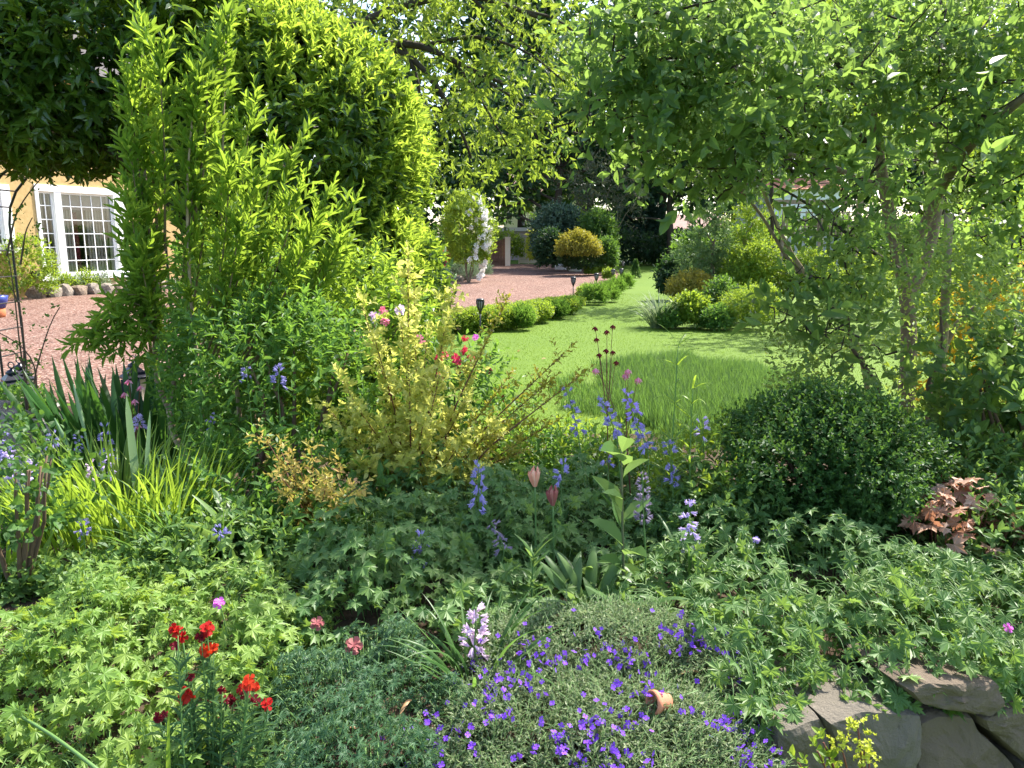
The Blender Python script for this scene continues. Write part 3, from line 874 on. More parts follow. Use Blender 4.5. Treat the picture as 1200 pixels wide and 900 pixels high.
for k, (px, py, r, c) in enumerate(belt):
    ns_ = 70 if k < 7 else 120
    bl = [(px, py, r), (px - r * .5, py + r * .6, r * .7), (px + r * .5, py + r * .55, r * .75), (px + rng.normal() * 20, py - r * .7, r * .55), (px, py + r * 1.1, r * .6)]
    if k in (4, 5, 6, 7, 9, 10, 11, 12): bl += [(px - 10, -5, 62), (px + 25, 35, 55)]
    if k == 8: bl = [(690, 150, 70), (660, 190, 60), (725, 190, 60), (690, 235, 50)]
    tree_px('tree', bl_lab[k], 58 + 5 * rng.random(), [(px, 285), (px + 4, py + 60)], .35, bl, [L_dark, L_far, L_fary][c], M_bark_d, ns=ns_, k=9, ll=.75, lw=.42, sl=1.8, group='far belt of trees')
# understorey filling the boundary below the far belt
bnd_lab = ['dark boundary shrub behind the ochre house', 'boundary shrub left of the white flowering shrub', 'boundary shrub behind the white flowering shrub', 'dark boundary shrub left of the picket gate, under the conifer', 'dark boundary shrub right of the picket gate',
           'boundary shrub behind the island bed', 'boundary shrub behind the golden globe', 'boundary shrub left of the trellis', 'boundary shrub behind the trellis', 'boundary shrub behind the spindle trunk', 'boundary shrub at the right edge']
for k, px in enumerate((380, 450, 515, 725, 805, 845, 880, 925, 990, 1070, 1180)):
    yy = 47 + 3 * rng.random() if px < 830 else 30 + 6 * rng.random()
    b = at(px, 300, yy); b[2] = 0
    hh = at(px, 268 if px < 900 else 255, yy)[2]
    shrub('boundary_shrub', bnd_lab[k], 'shrub', tuple(b), (2.6, 1.6, hh * .62), L_dark if k in (0, 3, 4) else L_far, n=420, k=7, ll=.34, lw=.2, sl=.7, amp=.3, group='boundary shrubs')

tree_px('tree', 'big dark tree with forked trunk in front of the pink tiled roof', 44, [(652, 283), (654, 235), (658, 190)], .3,
        [(600, 130, 60), (655, 110, 55), (700, 110, 52), (745, 85, 55), (640, 165, 42), (700, 165, 42), (745, 150, 45), (735, 195, 30), (585, 195, 42), (560, 235, 34), (690, 205, 22), (600, 215, 20), (770, 60, 40), (578, 250, 16)],
        L_dark, M_bark_d, ns=170, k=9, ll=.42, lw=.24, sl=1.2)
tree_px('tree', 'dark tree with bare leaning trunk behind the island bed', 46, [(786, 284), (784, 240), (790, 200)], .24,
        [(800, 150, 55), (840, 110, 60), (775, 185, 30), (820, 205, 34), (850, 180, 40), (800, 90, 50), (835, 228, 30), (865, 212, 40), (760, 200, 26), (812, 238, 16), (725, 150, 45), (700, 190, 40), (745, 215, 30), (720, 250, 26)], L_dark, M_bark_d, ns=160, k=9, ll=.42, lw=.24, sl=1.2)
# conifer: tiers of drooping sprays
def conifer(label, base, h, r, mat, n=1500, ll=.3, lw=.09, name='conifer', k=8, tiers=14, cut=.06):
    t = thing(name, label, 'tree', tuple(base))
    base = A(base, float)
    mb = MB(); tube1(mb, [base, base + UP * h * .5, base + UP * h * .93], r * .08, .02, 7); mb.build('trunk', M_bark_d, t)
    q = rng.random(n) ** .75
    zz = cut + (0.97 - cut) * q; zz = (np.round(zz * tiers) + .55 * rng.random(n)) / tiers
    a = rng.random(n) * 6.28; rad = r * (1 - np.clip(zz, 0, 1)) ** .8 * (.55 + .5 * rng.random(n))
    P = base + np.stack([np.cos(a) * rad, np.sin(a) * rad, h * np.clip(zz, 0, 1)], 1)
    D = np.stack([np.cos(a), np.sin(a), .1 - .35 * rng.random(n)], 1)
    mb = MB(); sprigs(mb, T_SM, P - D * .2 * r, D, r * .36, k, ll, lw, 48, .25, up=1.0, jit=.2)
    mb.build('crown', mat, t)
    return t
conifer('broad dark conifer beside the picket gate at the end of the lawn', tuple(on(748, 306.5)), at(750, 150, 42)[2], 2.5, L_conif, n=2600, ll=.36, lw=.12)
b = on(744.5, 326); conifer('small clipped cone conifer standing on the far lawn', tuple(b), (326 - 304) * b[1] / 900, 6.3 * b[1] / 900, L_box, n=500, ll=.07, lw=.03, k=6, tiers=30, cut=.0)
t = tree_px('pine', 'small rusty tinged tree with several thin bare stems at the lawn end', 40, [(712, 300), (711, 284)], .09,
            [(690, 215, 24), (715, 210, 24), (735, 225, 20), (670, 225, 18), (745, 235, 14), (700, 232, 20), (728, 250, 12)], leaf_mat('rusty_green_leaf', [(.03, .06, .025), (.06, .075, .04), (.11, .09, .055)], trans=(.16, .18, .07), tf=.25, patch=.6), M_bark, ns=330, k=9, ll=.26, lw=.09, sl=.7)
def pxshrub(name, label, cat, px, pyb, pyt, rpx, mat, **kw):
    yd = kw.pop('yd', None)
    b = on(px, pyb) if yd is None else at(px, pyb, yd)
    b[2] = 0; s_ = b[1] / 900.0
    h = at(px, pyt, b[1])[2]
    kw.setdefault('zc', h * .45)
    return shrub(name, label, cat, tuple(b), (rpx * s_, rpx * s_ * .9, h * .56), mat, **kw)
pxshrub('round_shrub', 'rounded blue green shrub standing before the big dark trunk', 'shrub', 655, 308, 237, 32, L_blue, yd=39, n=1300, ll=.22, lw=.12, amp=.2)
pxshrub('round_shrub', 'round dark green clipped shrub right of the blue green one', 'shrub', 699, 310, 243, 25, L_far, yd=38, n=1100, ll=.2, lw=.1, amp=.12)
pxshrub('round_shrub', 'low round green dome between the golden mound and the cone conifer', 'shrub', 710, 314, 278, 13, L_far, yd=35, n=600, ll=.16, lw=.08, amp=.1)
pxshrub('round_shrub', 'dark green bushy shrub left of the golden mound', 'shrub', 645, 317, 268, 17, L_dark, yd=36, n=700, ll=.18, lw=.1, amp=.2)
pxshrub('golden_mound', 'wide golden topped shrub at the far end of the gravel', 'shrub', 678, 315, 272, 24, leaf_mat('old_gold_leaf', [(.08, .10, .02), (.21, .20, .03), (.32, .29, .05)], tf=.4, patch=1.5), yd=34, n=1300, ll=.13, lw=.06, amp=.3, zmin=-.05, zc=.95)
pxshrub('round_shrub', 'dark leaf mass added as the shaded underside of the golden mound', 'shrub', 680, 315, 281, 23, L_dark, yd=34.6, n=700, ll=.14, lw=.07, amp=.2)  # shade under the golden mound, put in as a mass of dark leaves
pxshrub('golden_mound', 'bright lime shrub growing over the pale panel fence', 'shrub', 630, 309, 268, 12, L_euph, yd=47, n=450, ll=.2, lw=.12)
pxshrub('flowering_shrub', 'tall light green shrub with white blossom on its right side', 'shrub', 549, 326, 222, 26, L_boxy, yd=29, n=1700, ll=.13, lw=.06, amp=.45, nb=20, kk=14, stem=M_bark, flowers=(P_white, 60, .2, -.85, (1.3, -.3, -.1)))
pxshrub('flowering_shrub', 'small red flowering shrub at the left edge of the far gravel', 'shrub', 523, 325, 291, 10, L_rust, n=160, ll=.1, lw=.06, flowers=(P_crim, 45, .16, -.2, None))
pxshrub('lavender_mound', 'silvery lavender mound left of the far gravel', 'plant', 541, 329, 307, 18, L_lav, n=420, ll=.13, lw=.03, splay=30)
pxshrub('lavender_mound', 'silvery lavender mound under the white blossom', 'plant', 562, 325, 306, 14, L_lav, n=300, ll=.13, lw=.03, splay=30)
for k, (px, py, s_) in enumerate(((657, 316, .3), (674, 318, .34))):
    mb = MB(); b = on(px, py); rock(mb, b + A([0, 0, .12]), (s_, s_ * .7, .2), k + 40, 0, .3, ICO2)
    tag(mb.build('boulder', plain('white_rock', (.55, .54, .53), .9, .2, col2=(.7, .69, .68), scale=4), org=b), ['left of two white stones at the far gravel edge', 'right of two white stones at the far gravel edge'][k], 'stone')
for k, (px, py) in enumerate(((528, 331), (537, 330), (546, 328), (555, 327))):
    mb = MB(); b = on(px, py); rock(mb, b + A([0, 0, .08]), (.22, .18, .14), k + 50, 0, .3, ICO2)
    tag(mb.build('edging_stone', M_stone, org=b), 'grey edging stone lying in front of the silvery lavender', 'stone', 'edging stones by the lavender')
pxshrub('small_topiary', 'tiny lollipop of green beside the white stones', 'shrub', 684, 318, 301, 4.5, L_boxy, n=160, ll=.1, lw=.06)

# ------------------------------------------------------------------ low box hedge along the drive
hed = [(540, 391, 359, 17), (561, 390, 356, 17), (582, 388, 354, 17), (603, 384, 352, 16), (622, 380, 349, 15), (640, 374, 347, 14), (655, 370, 346, 13), (668, 363, 346, 10)]
nm = ['box bush at the near end of the drive hedge', 'second box bush of the drive hedge, behind the nearest torch', 'third box bush of the drive hedge, right of the nearest torch', 'middle box bush of the drive hedge on its near half',
      'middle box bush of the drive hedge on its far half', 'third box bush from the far end of the long drive hedge', 'second box bush from the far end of the long drive hedge', 'last small box bush at the far end of the long drive hedge']
for k, (px, pb, ptp, r) in enumerate(hed):
    pxshrub('box_bush', nm[k], 'shrub', px, pb - 2, ptp + 1, r * 1.8, L_boxy, n=1300, flat=1.3, k=6, ll=.05, lw=.03, amp=.10, nb=24, zmin=-.75, group='box bushes of the drive hedge', sl=.11)
for k, (px, pb, ptp, r) in enumerate(((612, 387, 362, 13), (655, 374, 355, 11), (668, 368, 351, 9))):
    pxshrub('lavender_bush', ['soft green lavender clump before the middle of the drive hedge', 'soft green lavender clump near the far end of the drive hedge', 'small lavender clump under the second torch'][k], 'plant', px, pb, ptp, r, L_mid, n=380, k=6, ll=.09, lw=.018, splay=28, sl=.2, mixup=1.2, group='lavender clumps by the drive hedge')
far_h = [(697, 357, 334, 15, 1, 'round lavender green bush just beyond the gap in the drive hedge'), (711, 354, 334, 12, 1, 'soft green bush beside the third torch'), (686, 354, 335, 9, 0, 'box bush at the left of the far hedge'),
         (692, 323, 311, 8, 0, 'bright box dome by the far gravel edge'), (713, 329, 315, 7, 0, 'bright box dome left of the far torches'), (722, 344, 328, 9, 1, 'grey green bush below the fourth torch'), (733, 338, 323, 8, 1, 'grey green bush at the far end of the lawn border'), (706, 321, 309, 6, 0, 'little box dome behind the far torches')]
for px, pb, ptp, r, c, lb in far_h:
    pxshrub('border_bush', lb, 'shrub', px, pb, ptp, r, L_boxy if c == 0 else L_mid, n=420, k=6, ll=.07 if c == 0 else .11, lw=.04 if c == 0 else .022, splay=60 if c == 0 else 28, amp=.1, group='bushes along the far lawn border')

# ------------------------------------------------------------------ solar torches
M_frost = plain('frosted_shade', (.30, .29, .30), .5, .4)
def torch():
    t = thing('garden_torch', 'x', 'garden light', (0, 0, 0), 'solar torches along the drive')
    mb = MB(); lathe(mb, (0, 0, 0), [(.012, -.05), (.012, .40)], 8); lathe(mb, (0, 0, .40), [(.014, 0), (.03, .05), (.034, .06)], 12); mb.build('stem', M_black, t)
    mb = MB(); lathe(mb, (0, 0, .462), [(.022, 0), (.040, .05), (.052, .12), (.052, .145)], 14); mb.build('shade', M_frost, t)
    mb = MB()
    for k in range(9):
        a = 2 * math.pi * k / 9; ca, sa = math.cos(a), math.sin(a)
        pts = [(ca * r, sa * r, z) for r, z in ((.03, .458), (.05, .51), (.064, .58), (.063, .61))]
        tube1(mb, pts, .0075, .009, 4)
    mb.build('cage', M_black, t)
    mb = MB(); lathe(mb, (0, 0, .608), [(.052, 0), (.068, .004), (.068, .024), (.05, .036), (.02, .04)], 16); mb.build('cap', M_black, t)
    return t
tl = ['nearest black solar torch before the box hedge', 'second nearest solar torch, alone against the gravel at the end of the hedge', 'third solar torch, above the round lavender green bush', 'left torch of the close far pair', 'right torch of the close far pair', 'farthest solar torch, beyond the close pair']
tp0 = torch()
for k, (px, py) in enumerate(((563, 396), (671.5, 354), (698.5, 347), (718, 339), (727.7, 338), (730, 325))):
    b = on(px, py)
    if k == 0: tp0.location = b; tp0['label'] = tl[0]
    else: copy_tree(tp0, tuple(b), tl[k])

# ------------------------------------------------------------------ island bed on the lawn
def tuft(name, label, cat, base, n, L, W, spread, mat, l0=(.1, .5), l1=(.8, 1.6), nseg=5, fold=0., group=None, shape='blade', sq=(1, 1), z=None):
    t = thing(name, label, cat, tuple(base), group)
    a = rng.random(n) * 6.28; r = spread * np.sqrt(rng.random(n))
    P = A(base, float) + np.stack([np.cos(a) * r * sq[0], np.sin(a) * r * sq[1], 0 * a], 1)
    mb = MB()
    blades(mb, P, a + rng.normal(size=n) * .5, L * (.6 + .5 * rng.random(n)), W * (.7 + .5 * rng.random(n)), l0[0] + (l0[1] - l0[0]) * rng.random(n), l1[0] + (l1[1] - l1[0]) * rng.random(n), nseg, 0, fold, shape)
    mb.build('foliage', mat, t)
    return t
b = on(773, 384); tuft('variegated_grass', 'arching white striped grass clump at the left tip of the island bed', 'grass clump', b, 260, .75, .022, .16, L_grey, (.1, .7), (.9, 1.9))
pxshrub('leafy_shrub', 'dark broad leaved shrub at the far left of the island bed', 'shrub', 790, 352, 303, 16, L_dark, n=420, k=6, T=T_OV, ll=.16, lw=.08, amp=.3)
pxshrub('golden_globe', 'golden rounded shrub in the island bed', 'shrub', 812, 362, 319, 30, leaf_mat('amber_leaf', [(.09, .12, .02), (.22, .20, .03), (.34, .28, .06)], patch=2.5), n=1000, ll=.07, lw=.035, amp=.4, nb=10, zmin=-.3)
for lb, yd_, tp2, bls, m_ in (('cloud shaped pale green conifer at the back of the island bed', 18.5, [(834, 330), (836, 290)], [(812, 300, 15), (836, 282, 17), (826, 262, 13), (850, 300, 15), (842, 252, 12), (808, 322, 14), (856, 322, 16), (834, 318, 16)], leaf_mat('cloud_conifer_leaf', [(.05, .10, .03), (.09, .16, .05), (.17, .24, .09)], trans=(.26, .38, .1), tf=.35)),
                              ('olive green cloud shaped conifer right of the pale one', 19.5, [(874, 330), (872, 280)], [(868, 262, 15), (886, 250, 14), (880, 284, 17), (862, 290, 12), (896, 300, 14)], L_boxy)):
    tree_px('conifer_shrub', lb, yd_, tp2, .07, bls, m_, M_bark, ns=1500, k=8, ll=.10, lw=.04, sl=.26, splay=50, fill=.5, up=.7)
pxshrub('bed_plant', 'mid green leafy plant between the golden globe and the catmint', 'plant', 845, 380, 330, 20, L_far, n=500, k=7, ll=.09, lw=.045, amp=.5)
pxshrub('bed_plant', 'lime green plant at the right end of the island bed', 'plant', 890, 378, 334, 20, L_boxy, n=420, k=7, ll=.08, lw=.045, amp=.5)
pxshrub('yellow_shrub', 'bright yellow green shrub in the middle of the island bed', 'shrub', 878, 362, 288, 28, L_boxy, n=900, k=7, ll=.09, lw=.055, amp=.55, nb=9)
pxshrub('bed_plant', 'lime leaved plant at the front of the island bed', 'plant', 806, 385, 346, 22, L_boxy, n=520, k=6, ll=.09, lw=.055, amp=.3)
pxshrub('bed_plant', 'green leafy plant in the front middle of the island bed', 'plant', 838, 387, 362, 18, L_mid, n=330, k=6, ll=.09, lw=.045, amp=.3)
pxshrub('bed_plant', 'loose pale green catmint plant at the right of the island bed', 'plant', 874, 386, 342, 26, L_boxy, n=900, k=8, ll=.05, lw=.026, amp=.5, sl=.25, mixup=1)
pxshrub('bed_plant', 'dark low plant under the variegated grass', 'plant', 784, 386, 364, 12, L_mid, n=260, k=6, ll=.08, lw=.04)

# ------------------------------------------------------------------ lawn blades (nobody could count them)
def in_drive(x, y):
    p = drive; ins = np.zeros(len(x), bool); j = len(p) - 1
    for i in range(len(p)):
        xi, yi = p[i]; xj, yj = p[j]
        c = ((yi > y) != (yj > y)) & (x < (xj - xi) * (y - yi) / (yj - yi + 1e-12) + xi)
        ins ^= c; j = i
    return ins
N = 130000
yy = 5.9 + 17 * rng.random(N) ** 1.7
xx = -2.6 + (yy * .5 + 4.4) * rng.random(N)
k_ = ~in_drive(xx, yy)
xx, yy = xx[k_], yy[k_]; N = len(xx)
mb = MB()
blades(mb, np.stack([xx, yy, 0 * xx], 1), rng.random(N) * 6.28, 0.018 * (.6 + .8 * rng.random(N)), .0045 + .0004 * yy, .1 + .6 * rng.random(N), .5 + .9 * rng.random(N), 1)
tag(mb.build('grass', L_grass), 'short mown bright green grass of the lawn', None, kind='stuff')
N = 60000
a = rng.random(N) * 6.28; r = np.sqrt(rng.random(N))
c = on(790, 447)
xx = 2.0 + np.cos(a) * r * 1.6; yy = 7.9 + np.sin(a) * r * 2.5
nz_ = A([noise.noise(Vector((u * 1.6, v * 1.6, 4))) + .6 * noise.noise(Vector((u * 5, v * 5, 7))) for u, v in zip(xx, yy)])
edge = smooth(1.05, .55, r + .35 * nz_)
k_ = rng.random(N) < edge * 1.15
xx, yy, edge = xx[k_], yy[k_], edge[k_]; N = len(xx)
mb = MB()
blades(mb, np.stack([xx, yy, 0 * xx], 1), rng.random(N) * 6.28, .21 * (.5 + .7 * rng.random(N)) * (.3 + .7 * edge), .006, .05 + .35 * rng.random(N), .3 + 1.0 * rng.random(N), 3)
tag(mb.build('long_grass', L_long), 'oval patch of long unmown grass in the near lawn', None, kind='stuff')

# =================================================================== BIG NEAR TREES
# --- laurel arch: dome on the right, flat clipped arm over the path on the left
t = thing('laurel_arch', 'huge clipped laurel with a domed right side and an arm arching over the path', 'tree', (-2.0, 7.0, 0))
mb = MB()
for pts, r in (([(-2.0, 7.0, 0), (-2.1, 7.0, 1.2), (-2.4, 6.9, 2.2), (-3.3, 6.8, 2.75), (-4.6, 6.7, 2.9)], .11), ([(-1.8, 7.1, 0), (-1.7, 7.0, 1.2), (-1.5, 6.9, 2.6)], .09),
               ([(-1.9, 7.0, .1), (-2.6, 6.6, 1.5), (-3.0, 6.3, 2.3), (-3.9, 6.1, 2.5)], .07), ([(-2.2, 7.0, 1.6), (-3.0, 7.2, 2.4), (-4.4, 7.3, 2.45)], .06), ([(-3.0, 6.5, 2.2), (-3.5, 6.3, 2.6), (-3.5, 6.2, 3.2)], .05),
               ([(-3.2, 6.3, 2.35), (-3.9, 6.2, 2.7), (-4.5, 6.1, 3.1)], .04)):
    tube1(mb, resample(pts, 12), r, r * .45, 8)
mb.build('trunk', M_bark_d, t)
def ell(n, c, r, zmin, zmax, depth, nb, amp, front=.9):
    d = rnd_unit(n * 3); d = d[(d[:, 2] > zmin) & (d[:, 2] < zmax) & (d[:, 1] < front)][:n]
    
    rr = lumpy(d, nb, amp, 14) * (1 - depth * rng.random(len(d)) ** 1.6)
    sq = np.abs(d).max(1, keepdims=True); box_ = d / sq
    e = .35 if r[0] > 1.5 else .1
    return A(c) + (d * (1 - e) + box_ * e) * A(r) * rr[:, None], nrm(d / A(r))
parts_ = [((-1.88, 6.9, 2.12), (1.12, 1.1, 1.40), 2900), ((-1.66, 6.9, .98), (1.06, 1.05, 1.2), 1900), ((-3.75, 6.75, 3.02), (2.1, 1.3, .96), 5200)]
mb, my = MB(), MB()
for c, r, n_ in parts_:
    P, Nn = ell(n_, c, r, -1, 1, .45, 30, .22)
    sprigs(mb, T_LAN, P - Nn * .1, nrm(Nn + .4 * UP + .4 * rng.normal(size=P.shape)), .24, 8, .115, .045, 58, up=.5, jit=.3)
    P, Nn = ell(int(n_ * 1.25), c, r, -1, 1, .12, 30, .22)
    wgt = Nn @ nrm(A([.65, -.3, .5])) + .3 * rng.normal(size=len(P)) + (0.6 if c[0] > -2 else -.52) - .55 * smooth(-1.9, -2.5, P[:, 0]) * (c[0] > -2)  # new growth kept to sunlit faces, so its pale colour also paints light
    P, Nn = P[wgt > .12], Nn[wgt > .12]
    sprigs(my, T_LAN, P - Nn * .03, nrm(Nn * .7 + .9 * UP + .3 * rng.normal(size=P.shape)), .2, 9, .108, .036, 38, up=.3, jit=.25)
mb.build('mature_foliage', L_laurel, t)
o = my.build('sunlit_young_shoots', L_young_sunlit, t); o['label'] = 'yellow green new growth whose leaf colour also paints the sunlit side'

# --- tall overhanging tree with drooping leaves, top centre
DT = 9.0
tree = thing('drooping_tree', 'tall tree with drooping yellow green leaves spreading over the top centre', 'tree', (-2.3, 9.4, 0))
mb = MB()
q = lambda x, y, d=DT: at(x, y, d)
limbs_ = [([(-2.3, 9.4, 0), (-2.3, 9.4, 1.8), q(385, 90), q(400, 40)], .16), ([q(385, 100), q(420, 60), q(467, 47), q(500, 52), q(535, 75), q(590, 98)], .06), ([q(440, 50), q(485, 66), q(517, 108), q(540, 150), q(552, 185)], .04),
          ([q(400, 40), q(470, 5), q(550, -10), q(630, 20)], .06), ([q(560, 88), q(610, 120), q(650, 160)], .02), ([q(535, 75), q(560, 110), q(600, 180)], .02), ([q(500, 52), q(560, 40), q(620, 60), q(660, 95)], .025), ([q(600, 10), q(650, 20), q(690, 50)], .02),
          ([q(470, 50), q(490, 90), q(495, 140), q(500, 190)], .025), ([q(550, -5), q(600, 40), q(640, 70)], .02)]
for pts, r in limbs_:
    tube1(mb, resample(pts, 12), r, r * .35, 6)
mb.build('trunk', M_bark_d, tree)
crown = [(430, 30, 50), (490, 15, 55), (560, 20, 55), (620, 25, 50), (660, 40, 38), (470, 100, 45, 9.3), (540, 105, 52), (600, 110, 50), (640, 105, 38), (560, 165, 45), (615, 160, 40), (650, 160, 22, 8.6), (520, 150, 45, 9.4), (595, 195, 34), (632, 205, 18, 8.7), (520, 205, 45, 9.5), (555, 225, 30, 9.5), (470, 160, 40, 9.6), (690, 55, 20, 8.8), (400, -10, 60), (500, -40, 60), (600, -40, 55)]
mb = MB(); blob_sprigs(mb, crown, DT, 60, 8, T_DROOP, .105, .042, .36, splay=62, up=.3, droop=.35, hang=.75, jit=.4)
mb.build('crown', L_cherry, tree)

# --- spindle tree with many stems on the right
DS = 4.3
sp = thing('spindle_tree', 'multi stemmed spindle tree with green bloom clusters filling the upper right', 'tree', tuple(np.r_[at(1066, 440, 4.6)[:2], gz(2.3, 4.6)]))
b0 = ORG[sp.name]
q = lambda x, y, d=DS: at(x, y, d)
stems = [([b0, q(1068, 390, 4.6), q(1062, 330, 4.6), q(1040, 250, 4.6), q(1030, 180, 4.6), q(1010, 60, 4.6)], .058, .022), ([q(1064, 350, 4.6), q(1085, 315, 4.65), q(1100, 250, 4.8), q(1098, 120, 5), q(1103, -20, 5.1)], .034, .02),
         ([q(1066, 300, 4.6), q(1108, 210, 4.5), q(1145, 160, 4.3), q(1210, 105, 4.1)], .03, .022), ([b0 + A([-.15, -.1, 0]), q(1007, 388), q(985, 366), q(938, 320), q(925, 300), q(882, 195), q(868, 130)], .017, .009), ([q(938, 320), q(922, 303), q(895, 255), q(868, 222), q(850, 160)], .010, .006),
         ([b0 + A([.1, 0, .2]), q(1112, 385, 4.4), q(1135, 362, 4.4), q(1168, 348, 4.3), q(1215, 300, 4.2)], .022, .014), ([q(1035, 220, 4.6), q(960, 190, 4.3), q(900, 175, 4.1), q(830, 110, 4)], .018, .008), ([q(1030, 180, 4.6), q(940, 100, 4.4), q(860, 60, 3.9), q(770, 70, 3.6)], .022, .006),
         ([q(1020, 120, 4.6), q(950, 40, 4.6), q(850, 0, 4.0), q(740, 20, 3.6)], .02, .006), ([q(1060, 320, 4.5), q(1000, 280, 4.2), q(950, 240, 4), q(905, 215, 3.9)], .014, .005), ([q(1145, 160, 4.3), q(1170, 90, 4.2), q(1180, 20, 4.2)], .02, .01)]
for k, (pts, r0, r1) in enumerate(stems[:7]):
    mb = MB(); tube1(mb, resample(pts, 16), r0, r1, 9); mb.build('trunk' if k == 0 else 'stem', M_bark if k not in (3,) else M_bark_p, sp)
mb = MB()
for pts, r0, r1 in stems[7:]:
    tube1(mb, resample(pts, 14), r0, r1, 6)
crown = [(742, 55, 62, 3.6), (810, 30, 62, 3.6), (890, 30, 65, 3.9), (970, 30, 65, 4.6), (1050, 30, 65, 4.5), (1130, 30, 70), (1200, 40, 70), (725, 115, 42, 3.6), (780, 120, 62, 3.6), (850, 105, 70, 3.7), (930, 105, 56, 4.0), (1010, 100, 56, 4.2), (1090, 115, 70, 4.2), (1170, 130, 70, 4.1),
         (750, 175, 30, 4.0), (800, 180, 42, 4.0), (850, 180, 45, 4.0), (905, 170, 36, 3.9), (1000, 225, 36, 4.1), (1060, 185, 50, 5.0), (1130, 205, 42, 4.3), (1195, 210, 45, 4.1), (870, 215, 24, 3.9), (960, 260, 24, 3.9), (1000, 290, 26, 4.0), (1100, 262, 28, 5.0), (1165, 285, 32, 4.2), (1210, 310, 36, 4.0),
         (915, 365, 22, 3.7), (955, 372, 20, 3.7), (1010, 350, 16, 3.9), (945, 335, 18, 3.8), (985, 400, 24, 3.8), (1030, 420, 20, 3.9), (945, 192, 20, 3.9), (690, 150, 20, 3.7), (700, 95, 20, 4.2), (715, 45, 25, 4.3)]
for bl in crown:
    for _ in range(5):
        d = bl[3] if len(bl) > 3 else DS
        c = at(bl[0], bl[1], d); e = c + rng.normal(size=3) * bl[2] * d / 900 * .6
        tube1(mb, curve(c + rng.normal(size=3) * .1, e, 5, wob=.02), .006, .002, 4)
mb.build('branchwork', M_bark_d, sp)
mb = MB(); blob_sprigs(mb, crown, DS, 70, 7, T_OV, .072, .037, .2, splay=62, up=.45, droop=.12, jit=.4)
# long terminal leaves that catch the light
E2 = []
for bl in crown:
    for _ in range(2):
        p_ = at(bl[0], bl[1], bl[3] if len(bl) > 3 else DS) - A([0, .15, 0]); E2.append(p_ + rng.normal(size=3) * bl[2] * .0042)
E2 = A(E2); sprigs(mb, T_OV, E2, rng.normal(size=E2.shape) + .4 * UP, .16, 6, .10, .045, 55, up=.4, jit=.4)
E = A([at(*a) for a in ((938, 60, 3.6), (985, 95, 3.6), (1040, 100, 3.5), (1075, 185, 3.6), (720, 185, 3.7), (700, 190, 3.75), (1150, 190, 3.5), (1020, 350, 3.5), (905, 380, 3.5), (935, 370, 3.5), (1110, 480, 3.3), (1165, 530, 3.2), (1085, 250, 3.5), (940, 120, 3.5), (860, 150, 3.6), (800, 90, 3.6), (1185, 60, 3.5))])
sprigs(mb, T_OV, E, rng.normal(size=E.shape) + .6 * UP, .16, 6, .105, .042, 50, up=.3, jit=.4)
mb.build('crown', L_spindle, sp)
mb = MB(); blob_sprigs(mb, [b for b in crown if 740 < b[0] < 1160 and b[1] < 280], DS - .15, 60, 14, T_SM, .019, .015, .10, splay=75, up=.6, jit=.5)
mb.build('bloom', L_spfl, sp)
pc = at(1108, 420, 4.1); pc[2] = gz(pc[0], pc[1])
t = thing('garden_stake', 'pale peeled round stake standing right of the spindle trunk', 'stake', tuple(pc))
mb = MB(); tube1(mb, resample([pc, at(1107, 380, 4.1), at(1110, 290, 4.1), at(1112, 250, 4.1)], 14), .026, .022, 9); mb.build('shaft', M_bark_p, t)

# --- sunlit trees behind the spindle
tree_px('tree', 'sunlit yellow green tree behind the top of the spindle crown', 15, [(1100, 330), (1100, 180), (1105, 60)], .14,
        [(1180, 40, 75), (1100, 20, 75), (1020, 50, 65), (1190, 140, 70), (1120, 110, 60), (1050, 120, 45), (1185, 230, 60), (1160, 300, 45)], L_fary, M_bark_d, ns=85, k=8, ll=.17, lw=.09, sl=.5)
tree_px('tree', 'green tree behind the left half of the spindle crown', 20, [(905, 330), (905, 200), (890, 80)], .06,
        [(900, 60, 65), (830, 50, 60), (960, 60, 55), (860, 120, 55), (800, 120, 45), (780, 60, 45), (1010, 60, 50), (1040, 200, 40), (870, 200, 40)], L_far, M_bark_d, ns=85, k=8, ll=.2, lw=.1, sl=.6)
pxshrub('shrub', 'sunlit lime shrub behind the pale stake', 'shrub', 1130, 395, 285, 60, L_boxy, n=1300, ll=.09, lw=.05, amp=.35)
pxshrub('shrub', 'sunlit lime shrub at the right edge of the lawn', 'shrub', 1010, 372, 300, 30, L_fary, n=700, ll=.09, lw=.05, amp=.3)
pxshrub('shrub', 'tall green shrub under the trellis boards', 'shrub', 945, 362, 292, 32, L_boxy, n=900, ll=.09, lw=.05, amp=.35)

# =================================================================== LEFT: arch, lanterns, path
ar = thing('rose_arch', 'dark metal garden arch with climbing stems at the left edge', 'arch', tuple(on(8, 478)))
a0 = ORG[ar.name]
for oy in (0.0, .38):
    pts = []
    lx = a0[0] - .02 * oy; zt = at(8, 262, a0[1])[2]; wd = 1.5
    pts += [(lx, a0[1] + oy, z) for z in np.linspace(-.05, zt, 6)]
    for k in range(1, 12):
        a = math.pi * k / 12; pts.append((lx + wd / 2 - math.cos(a) * wd / 2, a0[1] + oy, zt + math.sin(a) * .62))
    pts += [(lx + wd, a0[1] + oy, z) for z in np.linspace(zt, -.05, 6)]
    mb = MB(); tube1(mb, pts, .013, .013, 6); mb.build('hoop', M_iron, ar)
mb = MB()
for k in range(1, 7):
    z = zt * k / 7
    for lx2 in (a0[0], a0[0] + wd): tube1(mb, [(lx2, a0[1], z), (lx2, a0[1] + .38, z)], .007, .007, 5)
